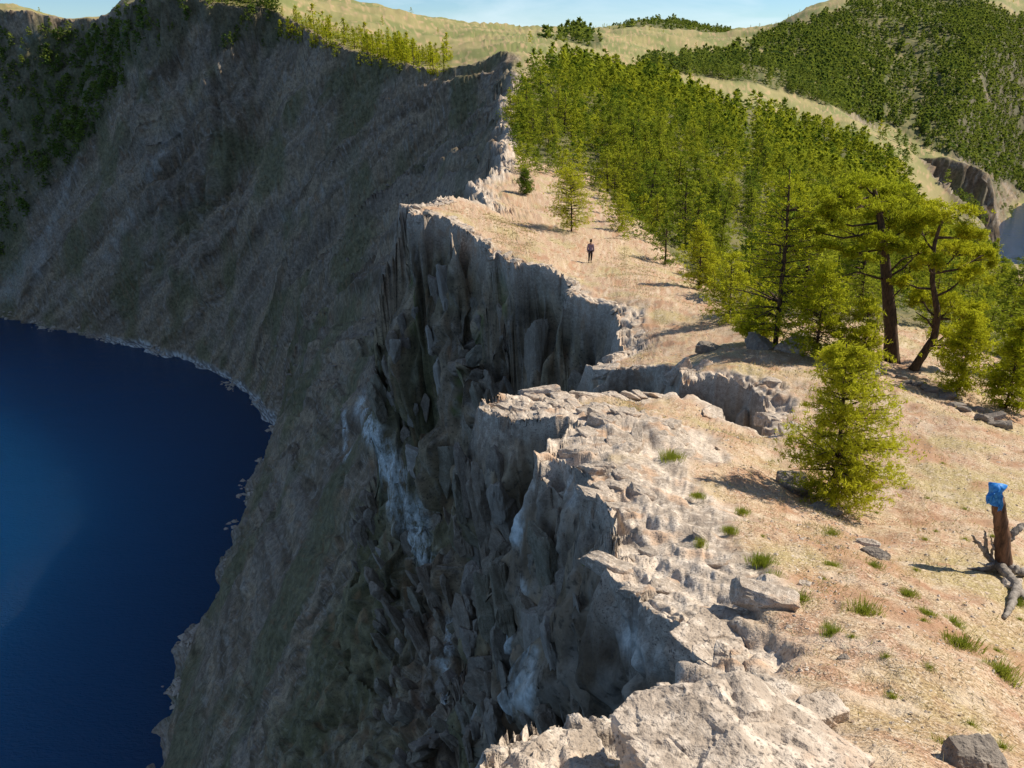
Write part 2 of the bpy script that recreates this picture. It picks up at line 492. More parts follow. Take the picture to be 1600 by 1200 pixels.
def grid_normals(X, Y, Z):
    P = np.stack([X, Y, Z], -1)
    du = np.gradient(P, axis=0); dv = np.gradient(P, axis=1)
    n = np.cross(du, dv)
    n /= np.linalg.norm(n, axis=-1, keepdims=True) + 1e-12
    n[n[..., 2] < 0] *= -1
    return n.astype(np.float32)
def blur(A, k, ax):
    w_ = [(k, k) if i == ax else (0, 0) for i in range(A.ndim)]
    c = np.cumsum(np.pad(A, w_, mode='edge'), axis=ax, dtype=np.float64)
    c = np.concatenate([np.zeros_like(np.take(c, [0], ax)), c], ax)
    n = A.shape[ax]
    return ((np.take(c, np.arange(2 * k + 1, 2 * k + 1 + n), ax) - np.take(c, np.arange(n), ax)) / (2 * k + 1)).astype(np.float32)
N = grid_normals(X, Y, Z)
NS = blur(blur(N, 4, 0), 4, 1)
NS /= np.linalg.norm(NS, axis=-1, keepdims=True)
rng_ = M['r']
px, py, pd = to_px(X, Y, Z)

def ell(u, v, Yd, rx, ry, rz=2.0):
    """soft world-space patch round a surveyed point"""
    p = at(u, v, Yd)
    return np.exp(-(((X - p[0]) / rx) ** 2 + ((Y - p[1]) / ry) ** 2))

# bare rock: the cliff side, its lip, the outcrops on the crest
steep = sstep(0.80, 0.62, N[..., 2])
lipw = np.clip(0.5 + 0.014 * rng_, 0.6, 1.6)
lipn = perlin(X * .5, Y * .5, Z * 0)
lip = sstep(1.25, 0.45, M['de'] / lipw + 0.5 * lipn)
lip = np.where(M['land'], lip, 1.0)
rib = np.maximum.reduce([ell(1010, 800, 11.5, 1.5, 3.2), ell(960, 700, 16, 2.1, 3.0), ell(880, 650, 18.5, 2.2, 2.4), ell(1090, 920, 8.3, 1.1, 1.6),
                         ell(1150, 630, 23.5, 2.0, 1.6), ell(1020, 590, 27, 2, 2.4), ell(1130, 1060, 5.2, 0.9, 1.0), ell(1050, 690, 16.5, 1.2, 2.0)])
rib = sstep(0.30, 0.62, rib + 0.22 * fbm(X * .7, Y * .7, Z * 0 + 3, 3)) * M['land']
rock = np.maximum(np.maximum(lip, rib), steep * M['land'] * sstep(200, 260, rng_))
cliff = (~M['land'])
near_rock = rock * sstep(140, 60, rng_)

# break the rock into blocks and slabs: displacement along the surface normal
sel = (near_rock > 0.02) & (pd > 0) & (np.abs(px - 800) < 900) & (py > -100) & (py < 1350)
Pn = np.stack([X[sel], Y[sel], Z[sel]], 1)
# joints stand steep and strike along the ridge
ca, sa = math.cos(rad(62)), math.sin(rad(62))
U = np.stack([Pn[:, 0] * .96 + Pn[:, 1] * .28, -Pn[:, 0] * .28 + Pn[:, 1] * .96, Pn[:, 2]], 1)
U2 = np.stack([U[:, 0] * ca + U[:, 2] * sa, U[:, 1], -U[:, 0] * sa + U[:, 2] * ca], 1)
wob = np.stack([perlin(*(Pn * .8).T), perlin(*(Pn * .8 + 9).T), perlin(*(Pn * .8 + 19).T)], 1) * 0.35
dnear = rng_[sel]
on_top = sstep(.7, 0.0, M['dl'][sel] / (.4 + dnear * .02))
c1, e1 = cells((U2 + wob * .8) * np.array([.34, .22, .75]), 1.0, 1.0, .10)
c2, e2 = cells((U2 + wob * .6) * np.array([1.0, .5, 2.6]), 1.0, 1.0, .10)
c3, e3 = cells((U2 + wob * .3) * np.array([3.1, 1.6, 6.5]), 1.0, 1.0, .12)
rough = fbm(*(Pn * 2.3).T, 4, .55)
fine = fbm(*(Pn * 11.0).T, 2, .6)
f3 = sstep(90, 30, dnear); f4 = sstep(30, 12, dnear)
d_top = .16 * c1 - .08 * sstep(.16, 0, e1) + 0.09 * c2 - 0.05 * sstep(.14, 0, e2) + f3 * (0.05 * c3 - 0.03 * sstep(.12, 0, e3)) + 0.02 * rough + f4 * 0.014 * fine
# walls: tall slabs between steep joints, leaning with the strata
Wp = np.stack([Pn[:, 0] + .22 * Pn[:, 2], Pn[:, 1] + .10 * Pn[:, 2], Pn[:, 2]], 1) + wob * .3
w1, g1_ = cells(Wp * np.array([.30, .24, .06]), .9, 1.5, .07)
w2, g2_ = cells(Wp * np.array([.85, .70, .22]), 1.1, 1.5, .07)
w3, g3_ = cells(Wp * np.array([2.4, 2.0, .9]), 1.2, 1.4, .08)
big_ = np.clip(.4 + dnear * .02, .55, 1.5)
crk = sstep(.10, 0, np.abs(perlin(*(Wp * np.array([.38, .38, .05]) + 7).T)))
d_wall = big_ * (.85 * w1 - .35 * sstep(.10, 0, g1_)) + .55 * w2 - .25 * sstep(.10, 0, g2_) + (.35 + .65 * f3) * (.24 * w3 - .10 * sstep(.10, 0, g3_)) + .05 * rough + .03 * fine * f4 - big_ * .8 * crk
# ledges: the walls step back in uneven benches
ld = perlin(*(Pn * np.array([.25, .25, .0]) + 3).T) * 1.6
d_wall = d_wall + .30 * np.clip(np.abs(((Pn[:, 2] + ld * 2) * .33) % 1.0 - .5) * 4 - 1, -1, 1) * (.4 + .6 * perlin(*(Pn * .2).T))
d_wall = d_wall * (.38 + .62 * np.exp(-np.maximum(M['dl'][sel] - 3, 0) / 8.0))
disp = d_top * on_top + d_wall * (1 - on_top)
disp = disp * near_rock[sel]
D = np.zeros(shp, np.float32); D[sel] = disp
# mid and far cliffs
sel2 = (rock > 0.02) & (rng_ > 60)
P2 = np.stack([X[sel2], Y[sel2], Z[sel2]], 1)
fr = sstep(60, 140, rng_[sel2]) * rock[sel2] * np.where(M['land'][sel2], .5, 1.0)
D[sel2] += fr * (.9 * ridged(*(P2 * .07).T, 4) + .6 * fbm(*(P2 * .3).T, 3) + .9 * cells(P2 * np.array([.10, .10, .05]), 1.0, 1.2, .08)[0])
# crags on the high far bluff and on the cape to the right
bluff = np.maximum(ell(320, 40, 372, 42, 45), ell(1480, 320, 390, 60, 40)) * steep * sstep(200, 260, rng_)
sel3 = bluff > 0.02
P3 = np.stack([X[sel3], Y[sel3], Z[sel3]], 1)
cb, eb = cells(P3 * np.array([.09, .09, .035])); cb2, eb2 = cells(P3 * np.array([.22, .22, .09]))
D[sel3] += bluff[sel3] * (5.0 * cb + 2.2 * cb2 - 2.0 * sstep(.2, 0, eb))
D = blur(blur(D, 1, 0), 1, 1)
cm = M['cape'] > .02
P4 = np.stack([X[cm], Y[cm], Z[cm]], 1)
D[cm] += M['cape'][cm] * (2.6 * cells(P4 * np.array([.13, .13, .07]), 1.2, 1.2, .07)[0] + 1.2 * cells(P4 * np.array([.35, .35, .2]), 1.2, 1.2, .08)[0] + .8 * fbm(*(P4 * .15).T, 3))
X = X + NS[..., 0] * D; Y = Y + NS[..., 1] * D; Z = Z + NS[..., 2] * D * 0.9
print('terrain shaped', round(time.time() - T_START, 1))

# ---- what grows or lies where (0..1 masks read by the ground material)
pxf, pyf, pdf = to_px(X, Y, Z)
N = grid_normals(X, Y, Z)
r2 = rng_
def in_poly(u, v, pts):
    P = np.array(pts, np.float32); ins = np.zeros(u.shape, bool)
    for i in range(len(P)):
        x0, y0 = P[i]; x1, y1 = P[(i + 1) % len(P)]
        if y0 == y1: continue
        ins ^= ((y0 > v) != (y1 > v)) & (u < (x1 - x0) * (v - y0) / (y1 - y0) + x0)
    return ins
th_ = np.arctan2(Z, r2); cm_ = np.maximum.accumulate(th_, axis=1)
SEEN = th_ > cm_ - .0045                     # in view from the walk, or just behind a rise
TOPSIDE = M['land'] & (pdf > 1) & SEEN
uj = pxf + 14 * perlin(X * .03, Y * .03, Z * 0 + 70); vj = pyf + 8 * perlin(X * .03, Y * .03, Z * 0 + 75)
ZONE_A = TOPSIDE & (r2 < 420) & in_poly(uj, vj, [(806,240),(802,150),(838,112),(872,98),(960,104),(1010,120),(1090,148),(1200,172),(1320,205),(1390,255),(1440,330),(1560,430),(1700,470),(1760,640),(1600,600),(1570,560),(1480,520),(1400,505),(1280,500),(1180,478),(1110,445),(1050,400),(1000,345),(955,310),(925,270),(880,262)])
ZONE_G = TOPSIDE & (r2 < 200) & in_poly(uj, vj, [(800,252),(880,262),(925,270),(955,310),(1000,345),(1050,400),(1110,445),(1180,478),(1120,468),(1040,425),(985,385),(935,340),(880,300),(815,272)])
ZONE_B = TOPSIDE & (r2 > 330) & in_poly(uj, vj, [(985,104),(1050,92),(1120,84),(1230,78),(1330,60),(1390,30),(1640,60),(1900,200),(1700,330),(1590,300),(1500,246),(1440,226),(1400,205),(1330,178),(1230,140),(1100,118)])
ZONE_H = TOPSIDE & (r2 > 560) & in_poly(uj, vj, [(1150,76),(1220,50),(1290,22),(1370,-10),(1480,-10),(1640,40),(1800,80),(1700,200),(1500,160),(1380,100),(1300,80)])
ZONE_F = TOPSIDE & (r2 > 420) & (in_poly(uj, vj, [(815,72),(835,60),(915,48),(950,62),(930,74),(870,76)]) | ((r2 > 900) & in_poly(pxf, pyf, [(925,70),(950,45),(1030,25),(1140,40),(1150,70)])))
LEFTS = ((~M['land']) | (r2 > 300)) & SEEN
ZONE_L = LEFTS & (pdf > 1) & (Z > LAKE + 14) & in_poly(uj, vj, [(-200,30),(20,60),(60,45),(140,50),(190,60),(200,130),(150,200),(110,260),(60,300),(20,400),(-200,420)])
ZONE_M = LEFTS & (pdf > 1) & in_poly(uj, vj, [(165,45),(215,5),(260,-20),(410,-20),(440,30),(430,80),(390,60),(330,90),(330,40),(300,40),(270,90),(225,110),(190,90)])
ZONE_E = LEFTS & (pdf > 1) & in_poly(uj, vj, [(420,20),(470,40),(560,62),(640,82),(700,92),(715,112),(690,125),(610,118),(540,96),(470,72),(425,70)])
dens_n = fbm(X * .02, Y * .02, Z * 0 + 80, 2)
forest = np.clip(ZONE_A * .9 + (ZONE_B | ZONE_H | ZONE_F) * .8 + (ZONE_L | ZONE_M) * .6 + ZONE_E * .25, 0, 1).astype(np.float32)
forest *= sstep(-.7, .1, dens_n + .45)
meadow = sstep(150, 300, r2) * M['land']
Z0 = np.zeros(shp, np.float32)
def stain(strips):
    """mineral and lichen stains on the walls: soft blobs strung along surveyed lines"""
    A = np.zeros(shp, np.float32)
    ok = pdf > 1
    for pts in strips:
        for (u, v, rp) in pts:
            hit = ok & (np.abs(pxf - u) < 4) & (np.abs(pyf - v) < 4)
            if not hit.any(): continue
            i = np.argmin(np.where(hit, pdf, 1e9)); c = (X.ravel()[i], Y.ravel()[i], Z.ravel()[i]); rw = rp * pdf.ravel()[i] / FPX
            lo = (np.abs(X - c[0]) < 3 * rw) & (np.abs(Y - c[1]) < 6 * rw) & (np.abs(Z - c[2]) < 3 * rw)
            d2 = ((X[lo] - c[0]) / rw) ** 2 + ((Y[lo] - c[1]) / (2.2 * rw)) ** 2 + ((Z[lo] - c[2]) / rw) ** 2
            A[lo] = np.maximum(A[lo], np.exp(-d2))
    return A
def line(a, b, n):
    return [tuple(a[k] + (b[k] - a[k]) * t for k in range(3)) for t in np.linspace(0, 1, n)]
pale = stain([line((560,632,12),(578,680,17),5) + line((580,690,18),(612,745,24),5) + line((615,755,25),(640,830,27),6) + line((645,840,22),(665,900,14),4), line((533,655,7),(540,705,8),5),
    line((822,762,16),(802,835,17),6), line((812,925,9),(814,950,9),2), line((828,1010,10),(818,1095,13),6), line((795,1010,16),(785,1110,20),5), line((985,985,28),(1010,1020,26),3), line((700,985,9),(690,1090,9),5), line((880,700,16),(890,760,14),3)])
pale = np.clip(pale * 2.2 + .35 * fbm(X * .8, Y * .8, Z * .3, 3) * (pale > .05), 0, 1)
far_pale = stain([line((112,262,9),(52,420,14),9), line((300,165,7),(225,275,9),7), line((40,400,14),(10,460,18),4), line((60,50,7),(30,75,6),3), line((500,300,6),(440,340,6),4), line((215,155,5),(205,160,4),2), line((200,330,8),(165,400,9),4)])
pale = np.maximum(pale, .30 * far_pale)
green = stain([line((780,432,14),(785,480,10),4), line((748,500,8),(745,560,8),4), line((640,440,8),(650,540,8),5), line((720,560,7),(715,640,8),5)])
beach = sstep(2.6, .5, Z - LAKE + 1.4 * fbm(X * .12, Y * .12, Z0, 3)) * (Z > LAKE - 8)
beach = beach * (.22 + .78 * in_poly(uj, vj, [(170,470),(470,540),(470,720),(380,720),(380,620),(300,590),(170,560)])) * (r2 < 460)
# mid-size colour variation, evaluated once here rather than in the shader
Zs = Z * .22
ATTR = dict(rock=np.maximum(rock, M['cape']), beach=beach, meadow=meadow, forest=forest, pale=pale, moss=green,
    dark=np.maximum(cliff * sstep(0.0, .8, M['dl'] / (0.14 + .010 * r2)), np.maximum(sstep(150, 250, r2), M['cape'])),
    near=1.0 / (1.0 + r2 / 25.0),
    g1=fbm(X * .35, Y * .35, Z0, 3), g2=fbm(X * 1.9, Y * 1.9, Z0 + 4, 3), g0=fbm(X * .03, Y * .03, Z0 + 8, 4),
    k1=fbm(X * .8, Y * .8, Z * .8, 4), k2=fbm(X * 1.7 + 9, Y * 1.7, Z * 1.7, 3),
    s1=fbm(X * .35, Y * .35, Zs * .35, 4, .62), s2=fbm(X * 2.0, Y * 2.0, Zs * 2.0, 3, .6), s3=fbm(X * .05, Y * .05, Z * .03 + 5, 3), s4=fbm(X * .9, Y * .9, Zs * .9 + 9, 2))
# how the striped slopes of the bay read: bands along the fall line
band = fbm(M['sm'] / 9.0, M['rr'] * 2.0, Z0 + 3, 4, .62)
ATTR['band'] = band
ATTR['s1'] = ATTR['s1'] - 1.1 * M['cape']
farw = sstep(80, 130, r2) * cliff
ATTR['s1'] = ATTR['s1'] * (1 - farw) + farw * fbm(M['sm'] / 6.0, M['rr'] * 3.0, Z0 + 13, 4, .6)
ATTR['s2'] = ATTR['s2'] * (1 - farw) + farw * (.5 * fbm(M['sm'] / 2.0, M['rr'] * 30.0, Z0 + 23, 3, .6) + .7 * fbm(X * .5, Y * .5, Z * .5, 2, .7))
print('terrain masks', round(time.time() - T_START, 1))

# ------------------------------------------------------------------ materials
def newmat(name):
    m = bpy.data.materials.new(name)
    m.use_nodes = True
    nt = m.node_tree
    b = nt.nodes['Principled BSDF']
    b.inputs['Roughness'].default_value = 0.9
    b.inputs['Specular IOR Level'].default_value = 0.2
    return m, nt, b

class NB:
    """small node builder"""
    def __init__(s, nt): s.nt = nt
    def n(s, t, **kw):
        nd = s.nt.nodes.new(t)
        for k, v in kw.items(): setattr(nd, k, v)
        return nd
    def l(s, a, b): s.nt.links.new(a, b)
    def coord(s, scale=(1, 1, 1), obj=True):
        tc = s.n('ShaderNodeTexCoord'); m = s.n('ShaderNodeMapping')
        m.inputs['Scale'].default_value = scale
        s.l(tc.outputs['Object' if obj else 'Generated'], m.inputs['Vector'])
        return m.outputs['Vector']
    def noise(s, vec, scale, detail=4, rough=.55, dist=0.0):
        nd = s.n('ShaderNodeTexNoise')
        nd.inputs['Scale'].default_value = scale; nd.inputs['Detail'].default_value = detail
        nd.inputs['Roughness'].default_value = rough; nd.inputs['Distortion'].default_value = dist
        s.l(vec, nd.inputs['Vector'])
        return nd.outputs['Fac']
    def ramp(s, fac, a, b, ca=(0, 0, 0, 1), cb=(1, 1, 1, 1)):
        nd = s.n('ShaderNodeValToRGB')
        e = nd.color_ramp.elements
        e[0].position = a; e[0].color = ca; e[1].position = b; e[1].color = cb
        s.l(fac, nd.inputs['Fac'])
        return nd.outputs['Color']
    def mix(s, fac, c1, c2, mode='MIX'):
        nd = s.n('ShaderNodeMixRGB', blend_type=mode)
        for sock, v in (('Fac', fac), ('Color1', c1), ('Color2', c2)):
            if isinstance(v, (int, float)): nd.inputs[sock].default_value = v
            elif isinstance(v, tuple): nd.inputs[sock].default_value = v if len(v) == 4 else v + (1,)
            else: s.l(v, nd.inputs[sock])
        return nd.outputs['Color']
    def math(s, op, a, b=None):
        nd = s.n('ShaderNodeMath', operation=op)
        for i, v in enumerate((a, b)):
            if v is None: continue
            if isinstance(v, (int, float)): nd.inputs[i].default_value = v
            else: s.l(v, nd.inputs[i])
        return nd.outputs[0]
    def attr(s, name):
        return s.n('ShaderNodeAttribute', attribute_name=name).outputs['Fac']
    def bump(s, h, strength, dist, normal=None):
        nd = s.n('ShaderNodeBump')
        nd.inputs['Strength'].default_value = strength; nd.inputs['Distance'].default_value = dist
        s.l(h, nd.inputs['Height'])
        if normal is not None: s.l(normal, nd.inputs['Normal'])
        return nd.outputs['Normal']

def rock_colour(B, v, n1=None, nr=None):
    """broken light stone with lichen, rust and pale veins"""
    n2 = B.noise(v, 6.0, 4, .65); n3 = B.noise(v, 30.0, 2, .7)
    if n1 is None: n1 = B.noise(v, .8, 3, .6); nr = B.noise(v, 1.7, 3, .6)
    c = B.ramp(n1, .30, .70, (.30, .245, .195, 1), (.52, .43, .345, 1))
    c = B.mix(B.ramp(n2, .45, .68), c, (.66, .57, .475))
    c = B.mix(B.math('MULTIPLY', B.ramp(nr, .56, .72), .55), c, (.46, .27, .15))
    c = B.mix(B.ramp(n3, .32, .46, (1, 1, 1, 1), (0, 0, 0, 1)), c, (.15, .125, .105))
    return c, n2, n3

def make_ground():
    m, nt, b = newmat('ground_and_rock')
    B = NB(nt)
    v = B.coord()
    A01 = lambda nm: B.math('MULTIPLY_ADD', B.attr(nm), .5) if False else B.math('ADD', B.math('MULTIPLY', B.attr(nm), .42), .5)
    n1 = A01('g1'); n2 = A01('g2'); n3 = B.noise(v, 9.0, 3, .65); n4 = B.noise(v, 34.0, 2, .7)
    # --- dry steppe ground
    g = B.mix(B.ramp(n2, .38, .62), (.40, .24, .15), (.46, .33, .205))
    g = B.mix(B.ramp(n1, .50, .68), g, (.38, .30, .135))
    g = B.mix(B.ramp(n3, .50, .66), g, (.54, .43, .30))
    g = B.mix(B.math('MULTIPLY', B.ramp(n4, .36, .50, (1, 1, 1, 1), (0, 0, 0, 1)), .9), g, (.16, .105, .065))
    g = B.mix(B.math('MULTIPLY', B.ramp(n4, .56, .66), .6), g, (.64, .55, .45))
    g = B.mix(B.math('MULTIPLY', B.ramp(A01('k2'), .58, .76), .45), g, (.58, .48, .37))
    g = B.mix(B.math('MULTIPLY', B.ramp(A01('k1'), .57, .72), .7), g, (.34, .185, .105))
    g0 = A01('g0')
    mead = B.mix(B.ramp(g0, .38, .62), (.30, .255, .11), (.185, .195, .065))
    mead = B.mix(B.math('MULTIPLY', B.ramp(n1, .52, .70), .8), mead, (.42, .29, .16))
    g = B.mix(B.attr('meadow'), g, mead)
    litter = B.mix(B.ramp(n1, .4, .6), (.055, .068, .02), (.14, .13, .05))
    g = B.mix(B.attr('forest'), g, litter)
    # --- light rock of the crest
    rc, rn2, rn3 = rock_colour(B, v, A01('k1'), A01('k2'))
    # --- dark rock and scree of the lake side
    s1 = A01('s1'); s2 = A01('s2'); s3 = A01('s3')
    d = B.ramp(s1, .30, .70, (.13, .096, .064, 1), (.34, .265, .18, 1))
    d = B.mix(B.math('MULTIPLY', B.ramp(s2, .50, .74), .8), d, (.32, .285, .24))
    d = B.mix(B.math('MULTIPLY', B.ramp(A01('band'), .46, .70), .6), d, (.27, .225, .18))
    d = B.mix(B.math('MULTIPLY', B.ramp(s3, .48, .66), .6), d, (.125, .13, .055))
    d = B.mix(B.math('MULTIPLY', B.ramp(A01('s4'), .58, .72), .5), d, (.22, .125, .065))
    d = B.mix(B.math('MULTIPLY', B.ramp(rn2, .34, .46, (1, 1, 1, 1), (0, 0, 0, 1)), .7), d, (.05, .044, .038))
    d = B.mix(B.math('MULTIPLY', B.attr('forest'), .8), d, (.07, .075, .03))
    fx = B.noise(v, .8, 6, .72)
    d = B.mix(1.0, d, B.ramp(fx, .30, .70, (.42, .42, .42, 1), (1.55, 1.5, 1.45, 1)), 'MULTIPLY')
    pal = B.mix(B.ramp(rn2, .35, .65), (.46, .50, .49), (.78, .81, .80))
    d = B.mix(B.math('MULTIPLY', B.attr('pale'), B.math('MULTIPLY', B.ramp(s2, .12, .5), B.ramp(B.noise(B.coord((1, 1, .35)), 2.2, 5, .7), .36, .56))), d, pal)
    d = B.mix(B.math('MULTIPLY', B.attr('moss'), .75), d, (.13, .16, .045))
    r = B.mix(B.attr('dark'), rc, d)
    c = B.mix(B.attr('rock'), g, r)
    sh = B.mix(B.ramp(n2, .40, .62), (.17, .16, .15), (.52, .53, .52))
    c = B.mix(B.attr('beach'), c, sh)
    B.l(c, b.inputs['Base Color'])
    hb = B.math('ADD', B.math('MULTIPLY', n3, .6), B.math('MULTIPLY', n4, .4))
    hr = B.math('ADD', B.math('MULTIPLY', rn2, .7), B.math('MULTIPLY', rn3, .3))
    hh = B.mix(B.attr('rock'), hb, hr)
    nn = B.n('ShaderNodeBump')
    nn.inputs['Distance'].default_value = .07
    B.l(hh, nn.inputs['Height']); B.l(B.attr('near'), nn.inputs['Strength'])
    B.l(nn.outputs['Normal'], b.inputs['Normal'])
    return m
M_GROUND = make_ground()

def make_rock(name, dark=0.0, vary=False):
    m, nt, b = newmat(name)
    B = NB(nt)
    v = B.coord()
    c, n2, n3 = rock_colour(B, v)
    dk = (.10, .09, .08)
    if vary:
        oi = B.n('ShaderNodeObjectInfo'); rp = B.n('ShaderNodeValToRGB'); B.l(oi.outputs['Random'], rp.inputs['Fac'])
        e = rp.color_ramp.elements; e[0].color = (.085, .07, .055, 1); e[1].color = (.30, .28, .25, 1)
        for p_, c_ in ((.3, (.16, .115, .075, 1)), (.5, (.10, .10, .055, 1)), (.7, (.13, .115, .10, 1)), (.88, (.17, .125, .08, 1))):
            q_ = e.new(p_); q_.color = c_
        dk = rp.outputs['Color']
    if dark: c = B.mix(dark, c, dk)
    B.l(c, b.inputs['Base Color'])
    B.l(B.bump(B.math('ADD', B.math('MULTIPLY', n2, .6), B.math('MULTIPLY', n3, .4)), .8, .04), b.inputs['Normal'])
    return m
M_ROCK = make_rock('crest_rock')

def make_water():
    """deep clear lake: light that enters is scattered far before it comes back, blue"""
    m, nt, b = newmat('lake_water')
    B = NB(nt)
    b.subsurface_method = 'BURLEY'
    b.inputs['Base Color'].default_value = (.0004, .034, .118, 1)
    b.inputs['Subsurface Weight'].default_value = 1.0
    b.inputs['Subsurface Radius'].default_value = (.3, .8, 1.0)
    b.inputs['Subsurface Scale'].default_value = 260.0
    b.inputs['Roughness'].default_value = .12
    b.inputs['IOR'].default_value = 1.333
    b.inputs['Specular IOR Level'].default_value = 0.5
    vv = B.coord((1.0, 1.8, 1))
    n = B.math('ADD', B.noise(vv, .7, 5, .7), B.math('MULTIPLY', B.noise(vv, .05, 2, .5), 1.5))
    B.l(B.bump(n, .9, .6), b.inputs['Normal'])
    return m
M_WATER = make_water()

# ------------------------------------------------------------------ terrain objects
def split_terrain():
    na, nr = shp
    idx = np.arange(na * nr, dtype=np.int32).reshape(shp)
    a = idx[:-1, :-1]; bq = idx[1:, :-1]; c = idx[1:, 1:]; d = idx[:-1, 1:]
    quads = np.stack([a, bq, c, d], -1).reshape(-1, 4)[:, ::-1]
    V = np.stack([X, Y, Z], -1).reshape(-1, 3)
    ctr = V[quads].mean(1)
    fl = lambda A: A.ravel()[quads].mean(1)
    keep = (V[quads][..., 2].max(1) > LAKE - 2.5)
    isc = (fl(M['land'].astype(np.float32)) < .5)
    far = fl(rng_) > 420
    cls = np.where(isc, 1, np.where(far, 2, 0))
    # close the small gap round the origin
    for k, (name, label) in enumerate((('hillside', None), ('cliff', None), ('far_hills', None))):
        q = quads[keep & (cls == k)]
        used = np.unique(q)
        remap = np.full(na * nr, -1, np.int32); remap[used] = np.arange(len(used))
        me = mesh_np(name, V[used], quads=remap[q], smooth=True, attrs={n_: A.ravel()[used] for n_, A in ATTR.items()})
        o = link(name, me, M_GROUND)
        o['kind'] = 'structure'
        print(name, len(q))
split_terrain()

lake_v = [(-9000, -9000, LAKE), (9000, -9000, LAKE), (9000, 12000, LAKE), (-9000, 12000, LAKE)]
lk = link('water', mesh_np('water', lake_v, quads=[(0, 1, 2, 3)]), M_WATER)
lk['kind'] = 'structure'
print('terrain built', round(time.time() - T_START, 1))

# ------------------------------------------------------------------ vegetation: materials
def make_foliage(name, ca, cb, trans=.35):
    m = bpy.data.materials.new(name); m.use_nodes = True
    nt = m.node_tree; nt.nodes.clear(); B = NB(nt)
    out = B.n('ShaderNodeOutputMaterial')
    oi = B.n('ShaderNodeObjectInfo')
    f = B.math('FRACT', B.math('ADD', oi.outputs['Random'], B.attr('tint')))
    c = B.mix(f, ca, cb)
    c = B.mix(B.math('MULTIPLY', B.attr('old'), .38), c, (.05, .055, .018))  # darkens by vertex; under the pine cushions this is painted shade
    d = B.n('ShaderNodeBsdfDiffuse'); t = B.n('ShaderNodeBsdfTranslucent'); mx_ = B.n('ShaderNodeMixShader')
    B.l(c, d.inputs['Color']); B.l(B.mix(.5, c, (.31, .36, .03)), t.inputs['Color'])
    mx_.inputs['Fac'].default_value = trans
    B.l(d.outputs[0], mx_.inputs[1]); B.l(t.outputs[0], mx_.inputs[2]); B.l(mx_.outputs[0], out.inputs['Surface'])
    return m
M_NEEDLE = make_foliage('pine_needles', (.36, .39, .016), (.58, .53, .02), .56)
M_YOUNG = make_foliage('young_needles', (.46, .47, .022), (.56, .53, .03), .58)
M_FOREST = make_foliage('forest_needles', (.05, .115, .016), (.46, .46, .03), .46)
M_FARWOOD = make_foliage('far_needles', (.085, .145, .035), (.21, .25, .05), .35)
M_GRASS = make_foliage('green_grass', (.20, .27, .03), (.38, .36, .07), .4)
M_STRAW = make_foliage('dry_grass', (.52, .42, .24), (.62, .50, .31), .25)

def make_bark(name, ca, cb):
    m, nt, b = newmat(name)
    B = NB(nt); v = B.coord((1, 1, .25))
    n = B.noise(v, 14, 4, .65)
    B.l(B.ramp(n, .35, .65, ca + (1,), cb + (1,)), b.inputs['Base Color'])
    B.l(B.bump(n, .8, .03), b.inputs['Normal'])
    return m
M_BARK = make_bark('pine_bark', (.035, .024, .017), (.12, .075, .045))
M_DEAD = make_bark('dead_wood', (.13, .11, .09), (.34, .30, .26))
M_REDWOOD = make_bark('weathered_red_wood', (.05, .032, .022), (.21, .115, .07))

# ------------------------------------------------------------------ vegetation: shapes
class Buf:
    """collects triangles and quads with per-vertex tint and age"""
    def __init__(s): s.v = []; s.t = []; s.tint = []; s.old = []; s.n = 0
    def add(s, v, t, tint=0.0, old=0.0):
        v = np.asarray(v, np.float32)
        s.v.append(v); s.t.append(np.asarray(t, np.int32) + s.n)
        s.tint.append(np.broadcast_to(np.float32(tint), (len(v),)) if np.ndim(tint) == 0 else tint)
        s.old.append(np.broadcast_to(np.float32(old), (len(v),)) if np.ndim(old) == 0 else old)
        s.n += len(v)
    def mesh(s, name, smooth=False):
        return mesh_np(name, np.concatenate(s.v), tris=np.concatenate(s.t), smooth=smooth,
                       attrs=dict(tint=np.concatenate(s.tint), old=np.concatenate(s.old)))

def tube(path, rad_, sides=7, rough=0.0, rng=RNG):
    """tapered tube along a path; triangles"""
    path = np.asarray(path, np.float32); rad_ = np.asarray(rad_, np.float32)
    n = len(path)
    tan = np.gradient(path, axis=0); tan /= np.linalg.norm(tan, axis=1)[:, None] + 1e-9
    ref = np.array([0.31, 0.95, 0.05], np.float32)
    a = np.cross(tan, ref); a /= np.linalg.norm(a, axis=1)[:, None] + 1e-9
    b = np.cross(tan, a)
    ang = np.linspace(0, 2 * math.pi, sides, endpoint=False)
    ring = np.cos(ang)[None, :, None] * a[:, None] + np.sin(ang)[None, :, None] * b[:, None]
    rr_ = rad_[:, None, None] * (1 + rough * rng.uniform(-1, 1, (n, sides, 1)))
    V = (path[:, None] + ring * rr_).reshape(-1, 3)
    V = np.concatenate([V, path[-1:] + tan[-1:] * rad_[-1], path[:1]])
    T = []
    for i in range(n - 1):
        for k in range(sides):
            p, q = i * sides + k, i * sides + (k + 1) % sides
            T += [(p, q, q + sides), (p, q + sides, p + sides)]
    e = n * sides
    for k in range(sides):
        T.append(((n - 1) * sides + k, (n - 1) * sides + (k + 1) % sides, e)); T.append(((k + 1) % sides, k, e + 1))
    return V, T

